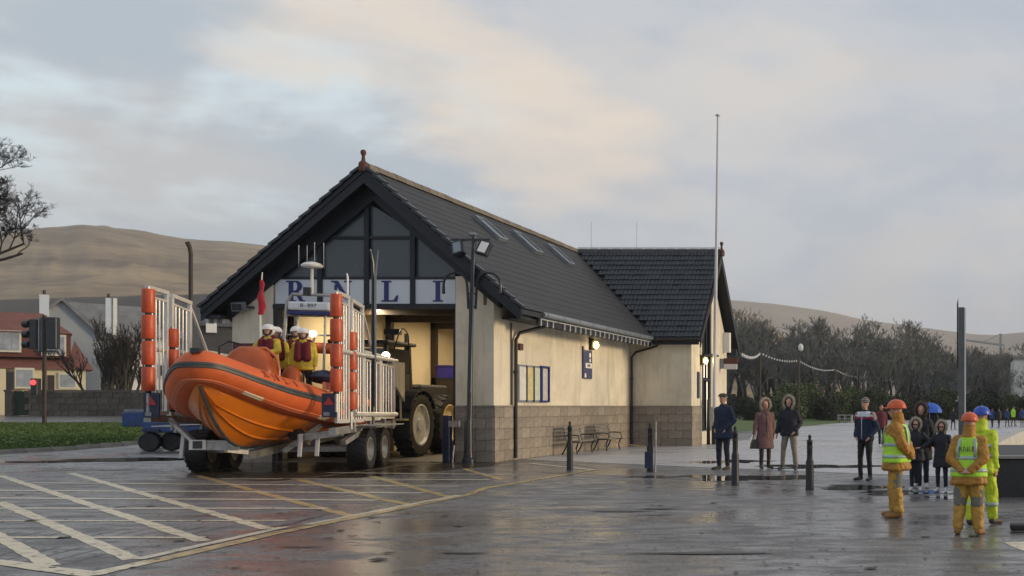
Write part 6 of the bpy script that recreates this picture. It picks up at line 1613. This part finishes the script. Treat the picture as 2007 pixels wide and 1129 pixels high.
# ================================================================ vegetation
def bare_tree(seed, height, spread, levels=5, trunk_r=.22, twig_r=.012, first=.25, up=.25, nkids=(3,5), split=.72, droop=0, sides=4, base_branches=6, minr=.006, zmin=-99):
    rnd = random.Random(seed); trunk = MB(); crown = MB(); twigs = MB()
    def grow(p, d, L, r, lev):
        n = 4 if lev < 2 else 3; pts = [p]; rs_ = [r]; q = p.copy(); dd = d.copy()
        for i in range(n):
            dd = (dd+Vector((rnd.gauss(0,.16), rnd.gauss(0,.16), rnd.gauss(0,.10)+up*.25))).normalized(); q = q+dd*L/n; pts.append(q.copy()); rs_.append(max(minr, r*(1-.55*(i+1)/n)))
        tgt = trunk if lev == 0 else crown
        tgt.tube(pts, rs_, 7 if lev == 0 else (5 if lev == 1 else (4 if lev == 2 else 3)), cap=lev < 2)
        if lev >= levels: return
        if lev >= 1 and q.z < zmin and lev < 3: pass
        k = rnd.randint(*nkids)+(base_branches if lev == 0 else 0)
        for i in range(k):
            t_ = rnd.uniform(first if lev == 0 else .25, 1.0); idx = min(n-1, int(t_*n)); b0 = pts[idx].lerp(pts[idx+1], t_*n-idx)
            az_ = rnd.random()*6.283; out = Vector((math.cos(az_), math.sin(az_), 0)); side = (out-dd*out.dot(dd)).normalized()
            a_ = rnd.uniform(.45,1.05)*spread; nd_ = (dd*math.cos(a_)+side*math.sin(a_)+Vector((0,0,up-droop))).normalized()
            if lev >= 1 and b0.z+nd_.z*L*split < zmin: continue
            grow(b0, nd_, L*split*rnd.uniform(.65,1.05)*(1.0-.35*t_*(lev == 0)), max(minr, rs_[idx]*.62), lev+1)
    grow(Vector((0,0,0)), Vector((0,0,1)), height*.55, trunk_r, 0)
    return trunk, crown
def tree_proto(name, label, seed, h, m='twig', **kw):
    t, c = bare_tree(seed, h, **kw); o = thing(name, label, 'tree', (0,0,0))
    part('trunk', t, 'bark', o, fix=False); part('crown', c, m, o, fix=False); return o
# big winter tree whose crown comes in from the left
tq = A(-205, 800, 62)
bt_ = thing('bare_tree', 'large bare winter tree reaching in from the left edge above the hill', 'tree', (tq.x, 62, .6))
t_, c_2 = bare_tree(31, 21, 1.15, levels=6, trunk_r=.42, up=.24, nkids=(4,6), split=.60, first=.80, base_branches=9, minr=.009, zmin=11.8)
bt_.scale = (1,1,1)
part('trunk', t_, 'bark', bt_, world=False, fix=False); part('crown', c_2, 'twig_near', bt_, world=False, fix=False)
# multi-stem bare shrubs by the grey house
for i, (px, Y, h_, sd_) in enumerate(((195,78,5.0,3),(222,77,5.6,4),(246,79,6.2,5),(262,78,5.0,6))):
    q_ = A(px, 800, Y); o = thing('bare_shrub', ['knobbly pollarded bare tree, leftmost in front of the grey house','tall bare shrub behind the garden wall, second from the left','bushy bare shrub behind the garden wall near the chimney','low bare shrub beside the white house'][i], 'tree', (q_.x, Y, .9), group='bare shrubs behind the garden wall')
    stems = MB(); tw = MB()
    for k in range(4):
        t2, c2 = bare_tree(sd_*10+k, h_*1.45, .5, levels=4, trunk_r=.13, up=.45, nkids=(3,5), split=.62, first=.3, base_branches=2, minr=.011)
        mv = Matrix.Translation((random.uniform(-.5,.5), random.uniform(-.3,.3), 0)) @ Matrix.Rotation(random.uniform(-.25,.25), 4, 'Y')
        stems.add([mv @ v for v in t2.v], t2.f); tw.add([mv @ v for v in c2.v], c2.f)
    part('trunk', stems, 'bark', o, world=False, fix=False); part('crown', tw, 'bark', o, world=False, fix=False)
# woodland beyond the lawn on the right
protos = []
for i, (h_, sp) in enumerate(((11.5,.8),(13,.75),(10.5,.9),(12,.7),(9,.95))):
    protos.append(tree_proto('winter_tree', 'x', 200+i, h_, spread=sp, levels=5, trunk_r=.2, up=.25, nkids=(3,4), split=.66, first=.3, base_branches=5, minr=.016))
BH = [max(v.co.z for ch in bpy.data.objects if ch.parent == o_ for v in ch.data.vertices) for o_ in protos]
rt_ = random.Random(11)
topline = [(1400,615),(1440,622),(1500,640),(1560,655),(1600,636),(1650,634),(1700,645),(1740,640),(1790,655),(1850,672),(1900,688),(2007,690),(2150,700)]
cells = []
for row, Y in enumerate((128,148,172)):
    stp = 30 if row < 1 else 25
    px = 1385+row*9
    while px < 2030: cells.append((px+rt_.uniform(-7,7), Y+rt_.uniform(-5,5), row)); px += stp
big = {1745:627}
words = ['twiggy','spreading','upright','leaning','rounded']
places = ['behind the station gable','above the pink-coated woman','behind the fur-hooded pair','above the lone bollard','behind the striped-hat man','behind the orange-suited helper','above the two children','left of the tall pillar','right of the tall pillar','by the right edge']
edges = [1440,1500,1560,1630,1690,1750,1810,1865,1910,1965,2100]
rowname = ['front row','second row','third row','back row']
used_ = set()
for n_, (px, Y, row) in enumerate(cells):
    i = n_ % len(protos); zt = Z_(interp(topline, px)+rt_.uniform(-10,24), Y); base_h = BH[i]; s_ = zt/base_h*1.1
    if row == 0: s_ *= .82
    k = next((j for j, e in enumerate(edges) if px < e), 10); k = min(k, len(places)-1)
    lab = '%s bare tree in the %s %s' % (words[i], rowname[row], places[k])
    while lab in used_: lab = lab.replace(' bare tree', ', slightly taller bare tree' if 'slightly' not in lab else ' bare tree') if 'slightly' not in lab else lab.replace('slightly taller', 'slightly narrower')
    used_.add(lab)
    o = protos[i] if protos[i]['label'] == 'x' else dup(protos[i], (0,0,0))
    o['label'] = lab; o.location = (X_(px,Y), Y, 0); o.rotation_euler = (0,0,rt_.random()*6.28); o.scale = (s_*1.0, s_*1.0, s_)
    o['group'] = 'bare trees of the wood beyond the lawn'
# lone taller tree
o = dup(protos[1], (X_(1745,125),125,0), 1.0, 'tallest bare tree standing out above the wood near the pillar', 'bare trees of the wood beyond the lawn', sc=Z_(618,125)/BH[1])
# understorey: evergreen bushes with leaf faces
mat('leaf_dark', (.022,.030,.018), .8, var=.4, vs=.8); mat('leaf_green', (.075,.10,.045), .8, var=.35, vs=.8); mat('ivy', (.030,.036,.028), .8, var=.3, vs=.5)
def bush(seed, rx, rz_, n, leaf):
    rnd = random.Random(seed); b = MB(); core = MB(); bl_ = [(rnd.uniform(-.5,.5)*rx, rnd.uniform(-.4,.4)*rx, rnd.uniform(.25,.75)*rz_, rnd.uniform(.35,.6)) for _ in range(7)]
    for _ in range(n):
        c = rnd.choice(bl_); d = Vector((rnd.gauss(0,1), rnd.gauss(0,1), rnd.gauss(0,1))).normalized()*(rnd.random()**.4)
        p = Vector((c[0]+d.x*rx*c[3], c[1]+d.y*rx*c[3], max(.02, c[2]+d.z*rz_*c[3]*.7))); a = Vector((rnd.gauss(0,1), rnd.gauss(0,1), rnd.gauss(0,1))).normalized(); u_ = a.orthogonal().normalized()*leaf; w_ = a.cross(u_)*.6
        b.add([p-u_, p+w_, p+u_, p-w_], [(0,1,2,3)])
    st2 = MB()
    for k in range(5): st2.tube([(rnd.uniform(-.2,.2),rnd.uniform(-.2,.2),0),(rnd.uniform(-.5,.5)*rx,rnd.uniform(-.4,.4)*rx,rz_*.7)], [.05,.02], 5)
    return b, st2
bp_s = []
for i, m_ in enumerate(('leaf_dark','leaf_green','leaf_dark')):
    b, s2 = bush(50+i, 2.6, 4.2, 5200, .13); o = thing('evergreen_bush', 'x', 'bush', (0,0,0)); part('foliage', b, m_, o, fix=False, world=False); part('stem', s2, 'bark', o, fix=False, world=False); bp_s.append(o)
spots = [(1452,112,.9,2),(1478,104,.8,0),(1520,112,1.1,0),(1548,108,1.3,1),(1585,120,1.4,1),(1612,112,1.0,0),(1650,118,1.1,1),(1668,122,1.3,1),(1700,116,.9,0),(1716,124,1.3,1),(1760,120,1.1,0),(1795,124,.9,2),(1830,122,1.0,0),(1850,126,1.2,1),(1905,122,1.1,0),(1930,128,1.2,2),(1955,124,1.0,0),(1980,124,1.0,1),(2020,120,1.2,0)]
near_ = ['by the station gable','left of the pink coat','above the pink coat','between the fur-hooded pair','right of the fur-hooded pair','above the lone bollard','left of the striped hat','beside the striped hat','above the striped hat','above the maroon jacket','above the orange helmet','left of the fur-hooded adult','above the blue umbrella','left of the pillar','right of the pillar','above the far walkers','above the hi-vis walker','near the right edge','at the right edge']
for n_, ((px, Y, s_, i), nn) in enumerate(zip(spots, near_)):
    o = bp_s[i] if bp_s[i]['label'] == 'x' else dup(bp_s[i], (0,0,0))
    o['label'] = ('pale green' if i == 1 else 'dark')+' evergreen bush '+nn; o['group'] = 'evergreen bushes along the far edge of the lawn'; o.location = (X_(px,Y), Y, 0); o.scale = (s_*.8,s_*.8,s_*.72); o.rotation_euler = (0,0,n_*1.3)
# dark undergrowth mass at the foot of the wood
rnd = random.Random(3); b = MB()
for _ in range(16000):
    Y = rnd.uniform(124,200); px = rnd.uniform(1395,2120); hh_ = rnd.random()**1.6*2.8*(1+.4*math.sin(px*.05)); p_ = Vector((X_(px,Y), Y, hh_)); a = Vector((rnd.gauss(0,1), rnd.gauss(0,1), rnd.gauss(0,.5))).normalized()
    u_ = a.orthogonal().normalized()*.28; w_ = a.cross(u_)*.7; b.add([p_-u_, p_+w_, p_+u_, p_-w_], [(0,1,2,3)])
tag(part('undergrowth', b, 'ivy', fix=False), 'dark tangled undergrowth at the foot of the wood', 'undergrowth', kind='stuff')
# far buildings seen through the trees
def fb(px0, px1, py0, Y, m, label, wins=()):
    t = thing('far_building', label, 'building', (X_((px0+px1)/2,Y), Y, 0))
    part('wall', MB().box((X_(px0,Y),Y,0),(X_(px1,Y),Y+10,Z_(py0,Y))), m, t)
    part('roof', MB().prism([(X_(px0-2,Y),Y-.5,Z_(py0,Y)),(X_(px0-2,Y),Y+5,Z_(py0-9,Y)),(X_(px0-2,Y),Y+10.5,Z_(py0,Y))], (X_(px1+2,Y)-X_(px0-2,Y),0,0)), 'slate_wall', t)
    for w_ in wins: win(t, *w_, Y, 1, pm='dark_glass', m='white_plain')
mat('sandstone', (.20,.16,.12), .85, var=.15)
fb(1988, 2060, 703, 127, 'white_plain', 'pale terraced building at the right edge behind the trees', [(1992,1999,712,728),(2003,2010,712,728),(1992,1999,740,756)])
fb(1895, 1984, 702, 225, 'slate_wall', 'long dark-roofed terrace right of the tall pillar', [(1905,1912,712,722),(1925,1932,712,722),(1945,1952,712,722)])
fb(1770, 1868, 702, 225, 'slate_wall', 'long dark-roofed terrace left of the tall pillar', [(1782,1790,712,722),(1806,1814,712,722),(1828,1836,712,722),(1850,1858,712,722)])
fb(1560, 1600, 735, 215, 'sandstone', 'small sandstone villa glimpsed through the wood', [(1573,1578,740,750),(1584,1589,740,750)])
# crane
cr_ = thing('tower_crane', 'pale tower crane standing behind the far terrace', 'crane', (X_(1961,260), 260, 0)); YC = 260
part('mast', MB().beam((X_(1961,YC),YC,0),(X_(1961,YC),YC,Z_(654,YC)),.6), 'galv', cr_); part('jib', MB().beam((X_(1893,YC),YC,Z_(667,YC)),(X_(1968,YC),YC,Z_(677,YC)),.5), 'galv', cr_); part('tie', MB().beam((X_(1961,YC),YC,Z_(655,YC)),(X_(1925,YC),YC,Z_(671,YC)),.15), 'galv', cr_)
# picnic benches on lawn, parked van far away
pb = thing('picnic_table', 'grey picnic table on the lawn beside the striped-hat man', 'table', (X_(1657,118), 118, 0)); YP = 100.0
for px in (1643, 1655, 1668): part('leg', MB().box((X_(px,YP)-.05,YP,0),(X_(px,YP)+.05,YP+1.2,.72)), 'galv', pb)
part('top', MB().box((X_(1641,YP),YP,.73),(X_(1670,YP),YP+1.2,.80)), 'galv', pb); part('seat', MB().box((X_(1641,YP),YP-.5,.40),(X_(1670,YP),YP-.2,.46)), 'galv', pb)
pb.location = (X_(1657,YP), YP, 0)
for ch in pb.children: ch.data.transform(Matrix.Translation(Vector((X_(1657,118),118,0))-Vector((X_(1657,YP),YP,0))))
# ================================================================ haze
hz = MB().box((-2600,-60,-4),(1400,3720,330)); ho = part('haze', hz, None); ho.data.materials.clear()
hm = bpy.data.materials.new('haze'); hm.use_nodes = True; t = hm.node_tree
for n in list(t.nodes):
    if n.type != 'OUTPUT_MATERIAL': t.nodes.remove(n)
pv = t.nodes.new('ShaderNodeVolumePrincipled'); pv.inputs['Color'].default_value = (.90,.93,.98,1); pv.inputs['Density'].default_value = HAZE if 'HAZE' in globals() else .00020
t.links.new(pv.outputs[0], t.nodes['Material Output'].inputs['Volume']); ho.data.materials.append(hm); ho['kind'] = 'stuff'; ho['label'] = 'thin grey-blue air between the camera and the hills'
if _tmp: bpy.data.scenes.remove(_tmp[0])
